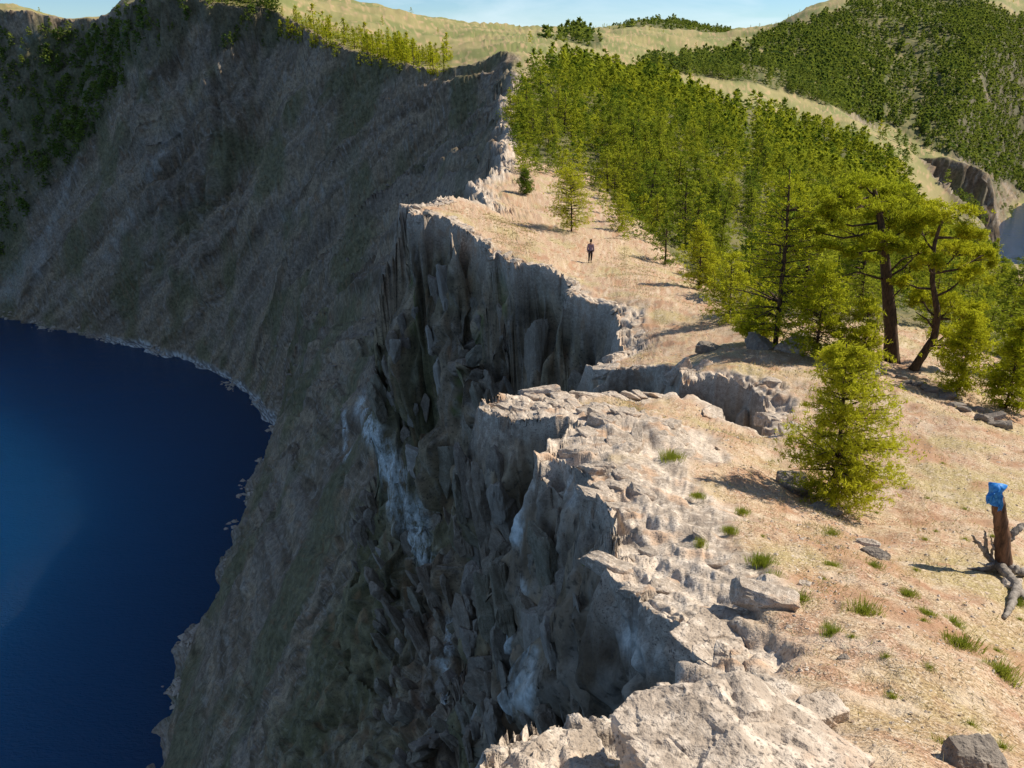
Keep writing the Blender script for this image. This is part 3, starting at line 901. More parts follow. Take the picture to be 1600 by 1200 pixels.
def blades(cen, size, width, up=.35, outward=None, rng=RNG, jit=1.0):
    """one thin needle-spray triangle at each centre"""
    n = len(cen)
    d = rng.normal(size=(n, 3)) * jit
    d[:, 2] += up
    if outward is not None: d += outward
    d /= np.linalg.norm(d, axis=1)[:, None] + 1e-9
    s = np.cross(d, rng.normal(size=(n, 3))); s /= np.linalg.norm(s, axis=1)[:, None] + 1e-9
    size = np.broadcast_to(size, (n,))[:, None]; width = np.broadcast_to(width, (n,))[:, None]
    V = np.stack([cen - s * width - d * size * .35, cen + s * width - d * size * .35, cen + d * size * .65], 1).reshape(-1, 3)
    T = np.arange(3 * n).reshape(n, 3)
    return V, T

def conifer(h, wid, whorls, per, ncl, nb, size, width, rng, base=.08, power=.75, droop=.12, gap=.22, limbs=True, lean=0.0):
    """crown buffer and trunk/limb buffer of one upright pine or larch"""
    C, W = Buf(), Buf()
    top = np.array([lean * h, rng.normal() * .02 * h, h])
    trunk = lambda t: np.stack([top[0] * t ** 1.5, top[1] * t + .012 * h * np.sin(5 * t + 1), h * t], -1)
    tt = np.linspace(0, 1, 8)
    V, T = tube(trunk(tt), (.013 * h * (1 - tt) ** .8 + .003 * h), 6, .1, rng)
    V[:, 2] = np.where(V[:, 2] < .01 * h, V[:, 2] - .06 * h, V[:, 2])
    W.add(V, T)
    lop = rng.uniform(0, 6.28); lopk = rng.uniform(0, .25)
    for w_ in range(whorls):
        t = base + (1 - base) * ((w_ + rng.uniform(-.3, .3)) / whorls)
        t = min(max(t, base * .7), .985)
        for k in range(per):
            if rng.random() < gap: continue
            az_ = rng.uniform(0, 6.28)
            Lb = wid * ((1 - t) ** power * .92 + .08) * rng.uniform(.55, 1.12) * (1 + lopk * math.cos(az_ - lop))
            if t < base + .14: Lb *= .55 + .45 * (t - base * .7) / .2
            p0 = trunk(np.array([t]))[0]
            rise = rng.uniform(.05, .45) * (0.4 + t)
            dirv = np.array([math.cos(az_), math.sin(az_), 0])
            q = np.linspace(0, 1, 4)
            path = p0 + dirv * (q * Lb)[:, None] + np.array([0, 0, 1]) * ((rise * q - droop * q * q) * Lb)[:, None]
            if limbs and Lb > .25 * wid:
                V, T = tube(path, np.linspace(.0055, .0008, 4) * h * (.5 + Lb / wid), 3, 0, rng)
                W.add(V, T)
            m = max(2, int(ncl * (Lb / wid + .15)))
            u = rng.uniform(.15, 1.12, m) ** .7
            cen = p0 + dirv * (u * Lb)[:, None] + np.array([0, 0, 1]) * ((rise * u - droop * u * u) * Lb)[:, None]
            cen = cen + rng.normal(size=(m, 3)) * np.array([.12, .12, .075]) * (Lb * .9 + .04 * h)
            cen = np.repeat(cen, nb, 0) + rng.normal(size=(m * nb, 3)) * size * .3
            V, T = blades(cen, size * rng.uniform(.7, 1.3, m * nb), width, .3, dirv * .5, rng)
            darkening = np.repeat(np.clip(1.2 - np.repeat(u, nb) * 1.3 + rng.normal(size=m * nb) * .15, 0, 1), 3)  # needles darker towards the trunk
            C.add(V, T, np.float32(np.repeat(rng.uniform(0, .16, m * nb), 3)), darkening)
    # leading shoot
    m = 6 * nb
    cen = trunk(rng.uniform(.9, 1.0, m)) + rng.normal(size=(m, 3)) * wid * .05
    V, T = blades(cen, size, width, .9, None, rng); C.add(V, T, 0.05, 0.0)
    return C, W

def split_wood(W, parent, bark, singles=0):
    """trunk as a part; its limbs as sub-parts, the thick ones singly and the thin ones together"""
    def take(a, b):
        q = Buf(); base = sum(len(v) for v in W.v[:a])
        q.v = W.v[a:b]; q.tint = W.tint[a:b]; q.old = W.old[a:b]; q.t = [t - base for t in W.t[a:b]]
        return q
    tr = link('trunk', take(0, 1).mesh('trunk', True), bark, parent)
    for k in range(singles):
        link('limb', take(1 + k, 2 + k).mesh('limb', True), bark, tr)
    if len(W.v) > 1 + singles:
        link('branches', take(1 + singles, len(W.v)).mesh('branches', True), bark, tr)
    return tr

def tree_thing(name, C, W, mat, loc, rz=0, sc=1.0, bark=None):
    o = empty(name, loc, rz); o.scale = (sc, sc, sc)
    split_wood(W, o, bark or M_BARK)
    cr_ = link('crown', C.mesh('crown'), mat, o)
    return o

def ground(x, y):
    return float(height(np.array([x]), np.array([y]))[0])
def on_ground(u, v, Yd):
    """plan position of a surveyed point, dropped on the ground"""
    p = at(u, v, Yd)
    return (p[0], p[1], ground(p[0], p[1]))
def snap(u, v, guess, tol=.6):
    """ground point seen in direction (u, v): march along the sight line near the guessed distance"""
    Ys = np.linspace(guess * .6, guess * 1.6, 400)
    P = np.array([at(u, v, q) for q in Ys])
    hgt = height(P[:, 0], P[:, 1])
    below = np.nonzero(P[:, 2] < hgt)[0]
    i = below[np.argmin(np.abs(Ys[below] - guess))] if len(below) else int(np.argmin(np.abs(P[:, 2] - hgt)))
    if len(below): i = below[0]
    return (float(P[i, 0]), float(P[i, 1]), float(hgt[i]))

# ------------------------------------------------------------------ near trees
rng = np.random.default_rng(21)
# the young pine on the slope
b_ = snap(1300, 792, 13.6)
C, W = conifer(3.30, 1.38, 26, 9, 28, 9, .085, .0095, rng, base=.05, power=.66, droop=.0, gap=.16, lean=-.07)
t_ = tree_thing('young_pine', C, W, M_YOUNG, b_)
tag(t_, 'bright yellow-green young pine with open branches standing alone on the gravelly slope', 'tree')

def padded_pine(name, base, Yd, trunk_px, trunk_r, pads, limbs_px, rng, dens=1.0, mat=None):
    """an aged pine: bent trunk, limbs and flat cushions of needles, given as offsets seen from the path"""
    k = math.sqrt(base[1] ** 2 + base[2] ** 2 + base[0] ** 2 * 0) / FPX
    bx, by, bz = base
    u0, v0 = trunk_px[0]
    P = lambda u, v, dd=0.0: np.array(at(u, v, by + dd)) - np.array(at(u0, v0, by))
    C, W = Buf(), Buf()
    tp = np.array([P(*q) for q in trunk_px]); tp[0, 2] -= .25
    tq = np.linspace(0, len(tp) - 1, 4 * len(tp)); path = np.stack([np.interp(tq, np.arange(len(tp)), tp[:, i]) for i in range(3)], 1)
    path[:, 1] += .05 * np.sin(tq * .9)
    rr_ = np.interp(tq, [0, .6, len(tp) - 1], [trunk_r * 1.25, trunk_r, trunk_r * .28])
    V, T = tube(path, rr_, 9, .07, rng); W.add(V, T)
    for pts, r0 in limbs_px:
        lp = np.array([P(*q) for q in pts]); V, T = tube(lp, np.linspace(r0, r0 * .3, len(lp)), 6, .1, rng); W.add(V, T)
    for (u, v, ru, rv, dd) in pads:
        c = P(u, v, dd); R_ = np.array([ru * k, ru * k * .8, rv * k])
        j = int(np.argmin(np.linalg.norm(path - (c - np.array([0, 0, .5])), axis=1) + (path[:, 2] > c[2]) * 3 + (path[:, 2] < .35 * path[-1, 2]) * 3))
        s0 = path[j]
        mid = (s0 + c) / 2 + np.array([0, 0, -.10 * np.linalg.norm(c - s0)])
        V, T = tube([s0, mid, c], [.055, .04, .018], 5, .1, rng); W.add(V, T)
        nsub = max(5, int(9 * ru * rv / 900 * 1.6))
        for q in range(nsub):
            d = rng.normal(size=3); d /= np.linalg.norm(d); e = c + d * R_ * rng.uniform(.35, .95)
            V, T = tube([c * .6 + mid * .4, (c + e) / 2, e], [.018, .012, .006], 4, 0, rng); W.add(V, T)
            m = int(40 * dens)
            cen = e + rng.normal(size=(m, 3)) * R_ * np.array([.15, .15, .20])
            nb = 6
            hgt_ = np.repeat((cen[:, 2] - c[2]) / R_[2], nb)
            cen = np.repeat(cen, nb, 0) + rng.normal(size=(m * nb, 3)) * .03
            V, T = blades(cen, .15 * rng.uniform(.7, 1.3, m * nb), .017, .45, None, rng)
            C.add(V, T, np.float32(np.repeat(rng.uniform(0, .2, m * nb), 3)), np.repeat(np.clip(.45 - .8 * hgt_ + rng.normal(size=m * nb) * .12, 0, 1.6), 3))  # cushion undersides darker: shade painted into the needle colour
    o = empty(name, base)
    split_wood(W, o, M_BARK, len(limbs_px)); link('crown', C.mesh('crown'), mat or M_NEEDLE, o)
    return o

b_ = snap(1396, 566, 31.5)
o = padded_pine('pine_tree', b_, 31.5, [(1396,566),(1391,490),(1384,410),(1376,345),(1366,296)], .27,
    [(1350,287,52,15,.3),(1300,305,40,16,-.6),(1405,300,40,17,.4),(1345,322,62,16,-.9),(1395,340,52,18,.7),(1290,342,38,15,.4),(1432,345,36,17,-.5),
     (1330,365,46,16,.9),(1400,378,46,15,-.8),(1290,385,30,12,-.3),(1440,390,26,14,.5),(1350,400,32,12,-1.1),(1262,360,24,11,.2)],
    [([(1388,440),(1340,425),(1290,440)],.05),([(1389,470),(1420,440)],.04),([(1386,430),(1410,405),(1440,395)],.05)], rng)
tag(o, 'tall aged pine with straight dark trunk and flat umbrella crown beside the rocky path', 'tree')
b_ = snap(1424, 578, 31.5)
o = padded_pine('pine_tree', b_, 31.5, [(1424,578),(1444,553),(1460,530),(1466,495),(1456,440),(1458,385),(1470,345)], .18,
    [(1480,332,56,17,.2),(1522,362,34,17,-.4),(1440,362,34,15,.7),(1500,392,50,17,.8),(1536,400,20,18,.1),(1450,412,34,14,-.6),(1510,432,36,15,-.3),
     (1490,478,52,18,.4),(1440,468,30,15,.9),(1530,490,26,18,-.5),(1410,440,22,12,.3),(1480,522,40,16,.9),(1520,528,28,15,.6)],
    [([(1452,545),(1472,545),(1490,530),(1506,513)],.075),([(1462,520),(1448,500),(1430,488)],.05)], rng)
tag(o, 'crooked pine with bent leaning trunk and a dead limb, right of the tall straight pine', 'tree')

def near_conifer(u, v, Y_, hpx, wpx, label, seed, mat=M_NEEDLE, lean=-.05, base=.05, power=.65, ncl=15, gap=.2):
    b = snap(u, v, Y_); k = math.sqrt(b[1] ** 2 + b[2] ** 2) / FPX
    rg = np.random.default_rng(seed)
    C, W = conifer(hpx * k, wpx * k, 20, 8, ncl, 7, .16, .019, rg, base=base, power=power, droop=.1, gap=gap, lean=lean)
    o = tree_thing('pine_tree', C, W, mat, b)
    tag(o, label, 'tree', 'pines at the upper edge of the wooded slope')
    return o
near_conifer(1212, 540, 38, 268, 92, 'tall pointed yellow-green pine left of the umbrella pine', 31, base=.08)
near_conifer(1138, 505, 42, 110, 62, 'low bushy pine whose shadow crosses the bare crest', 32, M_YOUNG)
near_conifer(1275, 560, 36, 150, 70, 'bushy pine filling the gap between pointed pine and umbrella pine', 33)
near_conifer(1345, 578, 34, 120, 55, 'small pine just left of the straight dark trunk', 34, M_YOUNG)
near_conifer(1180, 535, 37, 70, 45, 'knee-high shrub pine at the rim under the pointed pine', 35, M_YOUNG)
near_conifer(1500, 610, 37, 130, 62, 'low dense pine behind the crooked trunk', 36)
near_conifer(1572, 640, 35, 150, 50, 'shaggy pine cut by the right edge of the view', 37)
near_conifer(1590, 560, 48, 120, 55, 'pale green pine below the cape at the right edge', 38)
near_conifer(1092, 452, 58, 105, 40, 'yellow-green pine at the low end of the forest edge', 39, M_YOUNG)
near_conifer(893, 362, 84, 96, 46, 'lone spreading pine on the grassy crest behind the walker', 40, M_YOUNG, base=.10, power=.5, ncl=20, gap=.12)
near_conifer(822, 304, 100, 38, 18, 'small round grey-green bush pine on the open crest', 41, M_FOREST)
near_conifer(353, 136, 330, 24, 9, 'single sunlit tree on the dark far slope', 42, M_YOUNG, ncl=6)
print('near trees', round(time.time() - T_START, 1))

# ------------------------------------------------------------------ the forest
rng = np.random.default_rng(5)
cellA = np.zeros(shp, np.float32)
e1_ = np.sqrt((np.diff(X, axis=0) ** 2 + np.diff(Y, axis=0) ** 2)); e2_ = np.sqrt((np.diff(X, axis=1) ** 2 + np.diff(Y, axis=1) ** 2))
cellA[:-1, :-1] = e1_[:, :-1] * e2_[:-1]
def scatter(zone, density, min_d, cap):
    wgt = (cellA * zone * density).ravel()
    n = min(cap, rng.poisson(wgt.sum()))
    if n == 0: return np.zeros((0, 3), np.float32)
    i = rng.choice(wgt.size, n, p=wgt / wgt.sum())
    p = np.stack([X.ravel()[i], Y.ravel()[i], Z.ravel()[i]], 1)
    # thin out pairs that stand too close
    key = np.floor(p[:, :2] / min_d).astype(int)
    _, first = np.unique(key, axis=0, return_index=True)
    return p[np.sort(first)]
inview = (pxf > -160) & (pxf < 1760) & (pyf > -60)
clear = .12 + .88 * sstep(-.75, -.15, dens_n + .5 * fbm(X * .07, Y * .07, Z0 + 85, 2))
PA = scatter(ZONE_A & inview, .105 * clear, 2.2, 6000)
PG = scatter(ZONE_G & inview, .035, 2.2, 200)
PB = scatter((ZONE_B | ZONE_H) & inview & ~ZONE_A, .20 * sstep(-1.0, -.2, dens_n), 2.6, 16000)
PF = scatter(ZONE_F & inview, .03, 3.0, 1200)
PL = scatter((ZONE_L | ZONE_M) & inview, .16 * sstep(-.9, 0, dens_n), 2.3, 2200)
PE = scatter(ZONE_E & inview, .14 * sstep(-.8, .3, dens_n), 2.4, 290)
PC = scatter((r2 > 300) & SEEN & (pdf > 1) & in_poly(pxf, pyf, [(1370,215),(1440,225),(1510,255),(1590,300),(1590,420),(1500,400),(1420,320)]), .03, 3.0, 120)
PS = scatter(TOPSIDE & (r2 > 260) & inview & ~ZONE_A & ~ZONE_B & ~ZONE_H, .0004, 4, 160)
print('forest counts', len(PA), len(PB), len(PF), len(PL), len(PE), len(PS))

def kinds(n, seed, detail):
    ks = []
    for i in range(n):
        rg = np.random.default_rng(seed + i)
        h, wd = 1.0, rg.uniform(.27, .40)
        w_, per, ncl, nb, size, width, limbs = detail
        ks.append(conifer(h, wd, w_, per, ncl, nb, size, width, rg, base=rg.uniform(.03, .09), power=rg.uniform(.6, .9), droop=.1, gap=.2, limbs=limbs, lean=rg.uniform(-.04, .04)))
    return ks
# rank every tree by how large it stands in view
def size_of(n): return np.clip(rng.normal(4.5, 1.5, n), 1.5, 8.5)
PA = np.concatenate([PA, PG]); HA = size_of(len(PA)); HA[len(PA) - len(PG):] *= .62; HB = size_of(len(PB)) * .95; HL = size_of(len(PL)) * 1.1; HE = size_of(len(PE)) * 1.1; HF = size_of(len(PF)); HS = size_of(len(PS)) * .8; HC = size_of(len(PC)) * .9
edge_f = np.linalg.norm(PA, axis=1) < 115
HA[edge_f] *= rng.uniform(.55, 1.0, edge_f.sum())
sA = HA / np.linalg.norm(PA, axis=1)
NEAR = np.argsort(-sA)[:300]
near_set = np.zeros(len(PA), bool); near_set[NEAR] = True
KN = kinds(8, 100, (15, 5, 8, 4, .055, .0085, True))
KM = [(c.mesh('crown'), w_.mesh('trunk', True)) for c, w_ in KN]
for c, w_ in KM:
    c.materials.append(M_FOREST); w_.materials.append(M_BARK)
for n_, i in enumerate(NEAR):
    o = bpy.data.objects.new('forest_pine', None); COL.objects.link(o)
    o.location = PA[i] - np.array([0, 0, .1]); o.rotation_euler = (0, 0, rng.uniform(0, 6.28)); h_ = HA[i]
    wv = rng.uniform(1.0, 1.6); o.scale = (h_ * wv, h_ * wv, h_)
    c, w_ = KM[n_ % 8]
    for nm, me in (('crown', c), ('trunk', w_)):
        q = bpy.data.objects.new(nm, me); COL.objects.link(q); q.parent = o
    d = np.linalg.norm(PA[i])
    tag(o, 'feathery green pine in the front ranks of the dense forest on the sunlit slope', 'tree', 'front pines of the sunlit forest')

def mass(name, label, groups, mat):
    Bf = Buf()
    for (P, Hh, ks) in groups:
        for i in range(len(P)):
            C, W = ks[i % len(ks)]
            a = rng.uniform(0, 6.28); ca_, sa_ = math.cos(a), math.sin(a); wv = rng.uniform(1.0, 1.6) * Hh[i]
            for src, isw in ((C, 0), (W, 1)):
                if isw and not hasattr(W, 'cat'): continue
                V = src.cat
                v = np.empty_like(V)
                v[:, 0] = (V[:, 0] * ca_ - V[:, 1] * sa_) * wv + P[i, 0]
                v[:, 1] = (V[:, 0] * sa_ + V[:, 1] * ca_) * wv + P[i, 1]
                v[:, 2] = V[:, 2] * Hh[i] + P[i, 2] - .1
                Bf.add(v, src.catt, rng.random(), src.cato)
    o = link(name, Bf.mesh(name), mat)
    tag(o, label, 'forest', kind='stuff')
    return o
def pack(ks):
    for C, W in ks:
        for b in (C,):
            b.cat = np.concatenate(b.v); b.catt = np.concatenate(b.t); b.cato = np.concatenate(b.old)
    return ks
K_MID = pack(kinds(6, 200, (9, 4, 4, 3, .10, .018, False)))
K_FAR = pack(kinds(5, 300, (6, 3, 2, 2, .19, .045, False)))
K_DOT = pack(kinds(5, 400, (3, 2, 1, 2, .34, .12, False)))
print('tris per tree', [len(k[0][0].catt) for k in (K_MID, K_FAR, K_DOT)])
restA = ~near_set
dA = np.linalg.norm(PA, axis=1)
mA = restA & (dA < 240); fA = restA & (dA >= 240)
mass('forest', 'deep ranks of pines covering the sunlit slope behind the front trees', [(PA[mA], HA[mA], K_MID), (PA[fA], HA[fA], K_FAR)], M_FOREST)
dB = np.linalg.norm(PB, axis=1); nB = dB < 520
mass('forest', 'distant pine wood covering the rounded hill at the upper right', [(PB[nB], HB[nB], K_FAR), (PB[~nB], HB[~nB], K_DOT), (PF, HF, K_DOT), (PC, HC, K_FAR)], M_FARWOOD)
mass('forest', 'shaded scrub and pines clinging to the steep far bluff above the bay', [(PL, HL, K_FAR)], M_FARWOOD)
KE = [(c, w_) for c, w_ in KM]
def pines(P, Hh, name, label, group, mat_meshes):
    for i in range(len(P)):
        o = bpy.data.objects.new(name, None); COL.objects.link(o)
        o.location = P[i] - np.array([0, 0, .1]); o.rotation_euler = (0, 0, rng.uniform(0, 6.28))
        wv = rng.uniform(.9, 1.4) * Hh[i]; o.scale = (wv, wv, Hh[i])
        c, w_ = mat_meshes[i % len(mat_meshes)]
        for nm, me in (('crown', c), ('trunk', w_)):
            q = bpy.data.objects.new(nm, me); COL.objects.link(q); q.parent = o
        tag(o, label, 'tree', group)
K_SM = [(c.mesh('crown'), w_.mesh('trunk', True)) for c, w_ in kinds(5, 500, (9, 4, 4, 3, .10, .018, False))]
for c, w_ in K_SM: c.materials.append(M_YOUNG if False else M_NEEDLE); w_.materials.append(M_BARK)
pines(PE, HE, 'slope_pine', 'small sunlit pine along the rim between meadow and dark slope', 'pines along the far rim', K_SM)
pines(PS, HS, 'meadow_pine', 'tiny lone pine dotted on the far yellow meadow', 'lone pines on the far meadow', K_SM)
print('forest', round(time.time() - T_START, 1))

# ------------------------------------------------------------------ rocks
def rock_mesh(name, size, seed, sub=5, blocky=.9, rough=.05, grain=0.006, flat=1.0, facet=12):
    bm = bmesh.new(); bmesh.ops.create_icosphere(bm, subdivisions=sub, radius=1.0)
    V = np.array([v.co[:] for v in bm.verts], np.float32); F = np.array([[l.index for l in f.verts] for f in bm.faces], np.int32)
    bm.free()
    n = V.copy()
    # a block bounded by joint planes: three rough sets plus some odd breaks
    rp_ = np.random.default_rng(seed)
    if facet:
        pl = np.concatenate([np.eye(3), -np.eye(3), rp_.normal(size=(facet, 3))]) + rp_.normal(size=(6 + facet, 3)) * .16
        pl /= np.linalg.norm(pl, axis=1)[:, None]
        off_ = np.concatenate([rp_.uniform(.72, .95, 6), rp_.uniform(.80, 1.12, facet)])
        dt = n @ pl.T.astype(np.float32)
        V = n * np.min(np.where(dt > .05, off_ / np.maximum(dt, .05), 9.0), axis=1)[:, None].astype(np.float32)
    else:
        p = 2.0 + 1.6 * blocky
        V = V / (np.abs(V) ** p).sum(1)[:, None] ** (1 / p)
    off = np.float32(seed * 3.7)
    S = np.array(size, np.float32); sc = float(S.max())
    Q = V * S / sc
    c1, e1 = cells(Q * 1.7 + off, 1.2, 1.0, .06); c2, e2 = cells(Q * 4.3 + off * 2, 1.2, 1.0, .08)
    k_ = .25 if facet else 1.0
    d = k_ * .34 * blocky * c1 + .16 * k_ * blocky * c2 - .05 * k_ * sstep(.15, 0, e2) + rough * fbm(*(Q * 1.5 + off).T, 4)
    if grain: d = d + grain * fbm(*(Q * 14 + off).T, 3, .6)
    V = V * S + n * (d * sc * .55)[:, None]
    V[:, 2] *= flat
    return mesh_np(name, V, tris=F, smooth=not facet)

def place_rock(name, loc, size, seed, label, group=None, rot=(0, 0, 0), sub=5, mat=None, sink=.25, cat='rock', **kw):
    me = rock_mesh(name, size, seed, sub, **kw)
    me.materials.append(mat or M_ROCK)
    o = link(name, me)
    o.location = (loc[0], loc[1], loc[2] + size[2] * (1 - 2 * sink))
    o.rotation_euler = rot
    tag(o, label, cat, group)
    return o
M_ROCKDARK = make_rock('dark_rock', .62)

p = at(1155, 1118, 3.6)
place_rock('boulder', (p[0], p[1], p[2] - .34), (.74, .62, .36), 3, 'big rounded grey boulder at the bottom, nearest to the viewer', rot=(0, .25, .5), sub=6, sink=.5, blocky=1.0, rough=.07, grain=.012, facet=16)
p = at(870, 1180, 3.75)
place_rock('boulder', (p[0], p[1], p[2] - .14), (.30, .26, .17), 5, 'low pale rock on the cliff lip left of the big boulder', rot=(.1, .15, .3), sub=6, sink=.5, blocky=1.0, rough=.07, grain=.012, facet=14)
p = at(1100, 1000, 6.8)
place_rock('boulder', (p[0], p[1], p[2] - .2), (.42, .36, .26), 7, 'blunt pale rock jutting at the lower end of the sunlit rib', rot=(.1, .2, .8), sub=6, sink=.5, blocky=1.0, rough=.07, grain=.012)
p = at(1142, 1024, 6.15)
place_rock('boulder', (p[0], p[1], p[2] - .08), (.22, .2, .14), 8, 'small pale block wedged between the big boulder and the rib', rot=(.2, .1, 1.1), sub=5, sink=.5, blocky=1.0, rough=.07, grain=.012)
p = at(1280, 1098, 4.7)
place_rock('boulder', (p[0], p[1], p[2] - .06), (.2, .16, .1), 6, 'low stone half buried right of the big boulder', rot=(.1, .1, .4), sub=5, sink=.5)
p = snap(1515, 1192, 4.2)
place_rock('rock', p, (.17, .13, .11), 9, 'dark rounded rock with grass behind it in the bottom right corner', sub=5, mat=M_ROCKDARK, sink=.3)
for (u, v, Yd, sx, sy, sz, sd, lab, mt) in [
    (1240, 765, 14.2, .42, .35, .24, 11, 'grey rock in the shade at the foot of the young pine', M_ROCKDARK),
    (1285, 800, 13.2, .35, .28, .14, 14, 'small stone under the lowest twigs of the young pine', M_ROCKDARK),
    (1256, 915, 8.0, .09, .07, .05, 15, 'small white stone lying between green tufts', M_ROCK),
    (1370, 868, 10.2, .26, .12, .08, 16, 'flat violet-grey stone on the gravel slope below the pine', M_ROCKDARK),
    (1355, 850, 10.6, .2, .1, .06, 17, 'thin stone slab just above the violet-grey one', M_ROCK),
    (1318, 1030, 6.0, .05, .04, .03, 18, 'small black stone on bare gravel', M_ROCKDARK),
    (1240, 545, 31, .9, .6, .35, 19, 'broad grey ledge at the crest left of the umbrella pine', M_ROCK),
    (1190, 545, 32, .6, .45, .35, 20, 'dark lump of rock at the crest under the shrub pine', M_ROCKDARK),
    (1345, 582, 30, .7, .5, .35, 21, 'pale stones heap at the foot of the straight trunk', M_ROCK),
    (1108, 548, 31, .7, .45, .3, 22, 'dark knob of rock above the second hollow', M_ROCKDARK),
    (1300, 700, 17.5, .5, .3, .18, 23, 'half-buried stone right behind the young pine', M_ROCK),
    (1580, 915, 9.9, .18, .12, .08, 24, 'stone under the roots of the dead stump', M_ROCK)]:
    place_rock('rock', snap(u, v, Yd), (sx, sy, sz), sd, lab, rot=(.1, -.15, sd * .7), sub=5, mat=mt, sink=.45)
rl = np.random.default_rng(77)
N_L = 13
where = ['nearest the straight trunk'] + ['%s from the straight trunk' % w_ for w_ in ('second', 'third', 'fourth', 'fifth', 'sixth', 'seventh', 'eighth', 'ninth', 'tenth', 'eleventh', 'twelfth')] + ['farthest from the straight trunk']
for i in range(N_L):
    f = i / (N_L - 1)
    u = 1405 + 155 * f + rl.uniform(-4, 4); v = 592 + 78 * f ** 1.2 + rl.uniform(-5, 5)
    s_ = rl.uniform(.14, .28)
    place_rock('rock', snap(u, v, 30 - 9 * f), (s_ * 1.5, s_ * .8, s_ * .55), 40 + i, 'dark stone in the broken row down the slope, ' + where[i], 'dark stones in the row below the straight pine', rot=(0, rl.uniform(-.3, .3), rl.uniform(-.6, .2)), sub=4, mat=M_ROCKDARK, sink=.25)

# angular blocks that make up the crest of the rib
SLABS = [rock_mesh('rock_block', (1.0, .55, .34), 200 + i, 4, 1.0, .04) for i in range(6)]
for m_ in SLABS: m_.materials.append(M_ROCK)
rs = np.random.default_rng(17)
def strew(mask, n, s0, s1, label, group):
    wgt = (cellA * mask).ravel(); ii = rs.choice(wgt.size, n, p=wgt / wgt.sum(), replace=False)
    for j, i in enumerate(ii):
        s_ = rs.uniform(s0, s1)
        o = link('rock_block', SLABS[j % 6])
        o.location = (X.ravel()[i], Y.ravel()[i], Z.ravel()[i] - s_ * .12)
        nrm = Vector(NS.reshape(-1, 3)[i].tolist())
        o.rotation_euler = (nrm.to_track_quat('Z', 'Y').to_matrix() @ Matrix.Rotation(rs.normal(2.25, .35), 3, 'Z') @ Matrix.Rotation(rs.normal(.25, .2), 3, 'Y')).to_euler()
        o.scale = (s_, s_ * rs.uniform(.7, 1.4), s_ * rs.uniform(.6, 1.3))
        tag(o, label, 'rock', group)
ribm = (rock > .5) & M['land'] & (pdf > 1) & (pxf > 650) & (pxf < 1300) & (pyf < 1200)
WALLS = [rock_mesh('rock_flake', (.50, .36, 1.25), 300 + i, 4, 1.0, .02, facet=9 + i) for i in range(8)]
M_WALL = make_rock('wall_rock', .62, True)
for m_ in WALLS: m_.materials.append(M_WALL)
def slabs(mask, n, s0, s1, label, group):
    wgt = (cellA * mask).ravel(); ii = rs.choice(wgt.size, n, p=wgt / wgt.sum(), replace=False)
    for j, i in enumerate(ii):
        s_ = rs.uniform(s0, s1)
        o = link('rock_flake', WALLS[j % 8])
        nrm = Vector(NS.reshape(-1, 3)[i].tolist())
        o.location = Vector((float(X.ravel()[i]), float(Y.ravel()[i]), float(Z.ravel()[i]))) - nrm * s_ * .18
        up = Vector((.22 + rs.normal() * .10, .10 + rs.normal() * .10, 1.0)); up = (up - nrm * up.dot(nrm)).normalized()
        sd_ = up.cross(nrm).normalized()
        o.rotation_euler = Matrix((sd_, nrm, up)).transposed().to_euler()
        o.scale = (s_ * rs.uniform(.7, 1.5), s_, s_ * rs.uniform(.7, 1.7))
        tag(o, label, 'rock', group)
wallm = (~M['land']) & (pdf > 1) & (M['dl'] < 14) & (N[..., 2] < .75) & SEEN & (pale < .25)
drp = M['T'] - Z
slabs(wallm * (r2 < 30) * (pyf < 1200) * (drp > 2.0), 160, .25, .85, 'steep slab standing out of the shaded wall under the rock rib', 'slabs of the shaded near wall')
slabs(wallm * (r2 >= 36) * (r2 < 85) * (pxf > 560) * (drp > 4.5), 140, .5, 1.9, 'tall steep slab in the shaded face of the central crag', 'slabs of the central crag')
strew(ribm * (r2 > 6) * (r2 < 24), 120, .10, .42, 'angular light block in the broken crest of the sunlit rock rib', 'blocks of the sunlit rock rib')
strew(ribm * (r2 > 20) * (r2 < 75), 110, .18, .7, 'angular block broken from the rim of the farther crag', 'blocks along the farther rim')

# ------------------------------------------------------------------ grass tufts
def tuft_mesh(n, h, spread, seed, lean=.6, wd=.006):
    rg = np.random.default_rng(seed)
    a = rg.uniform(0, 6.28, n); rr_ = spread * np.minimum(np.abs(rg.normal(0, .42, n)), .85)
    b = np.stack([rr_ * np.cos(a), rr_ * np.sin(a), np.zeros(n)], 1)
    d = np.stack([np.cos(a), np.sin(a), np.zeros(n)], 1) * (rr_ / spread)[:, None] * lean + rg.normal(size=(n, 3)) * .18
    d[:, 2] = 1; Ln = h * rg.uniform(.5, 1.1, n)
    mid = b + d * Ln[:, None] * .55; tip = b + d * Ln[:, None] * np.array([1.35, 1.35, .92])
    s_ = np.cross(d, rg.normal(size=(n, 3))); s_ /= np.linalg.norm(s_, axis=1)[:, None]; s_ *= wd
    V = np.stack([b - s_, b + s_, mid + s_ * .8, mid - s_ * .8, tip], 1).reshape(-1, 3); V[0::5, 2] -= .03; V[1::5, 2] -= .03
    k = np.arange(n)[:, None] * 5
    T = np.concatenate([k + [0, 1, 2], k + [0, 2, 3], k + [3, 2, 4]])
    B_ = Buf(); B_.add(V, T, np.float32(np.repeat(rg.uniform(0, .5, n), 5)), np.float32(np.repeat(rg.uniform(0, .25, n), 5)))
    return B_.mesh('grass_tuft')
TM = [tuft_mesh(760, .055, .16, 60 + i, .7, .0020) for i in range(5)]
TD = [tuft_mesh(260, .06, .12, 70 + i, 1.2, .0018) for i in range(3)]
for m_ in TM + TD: m_.materials.append(M_GRASS)
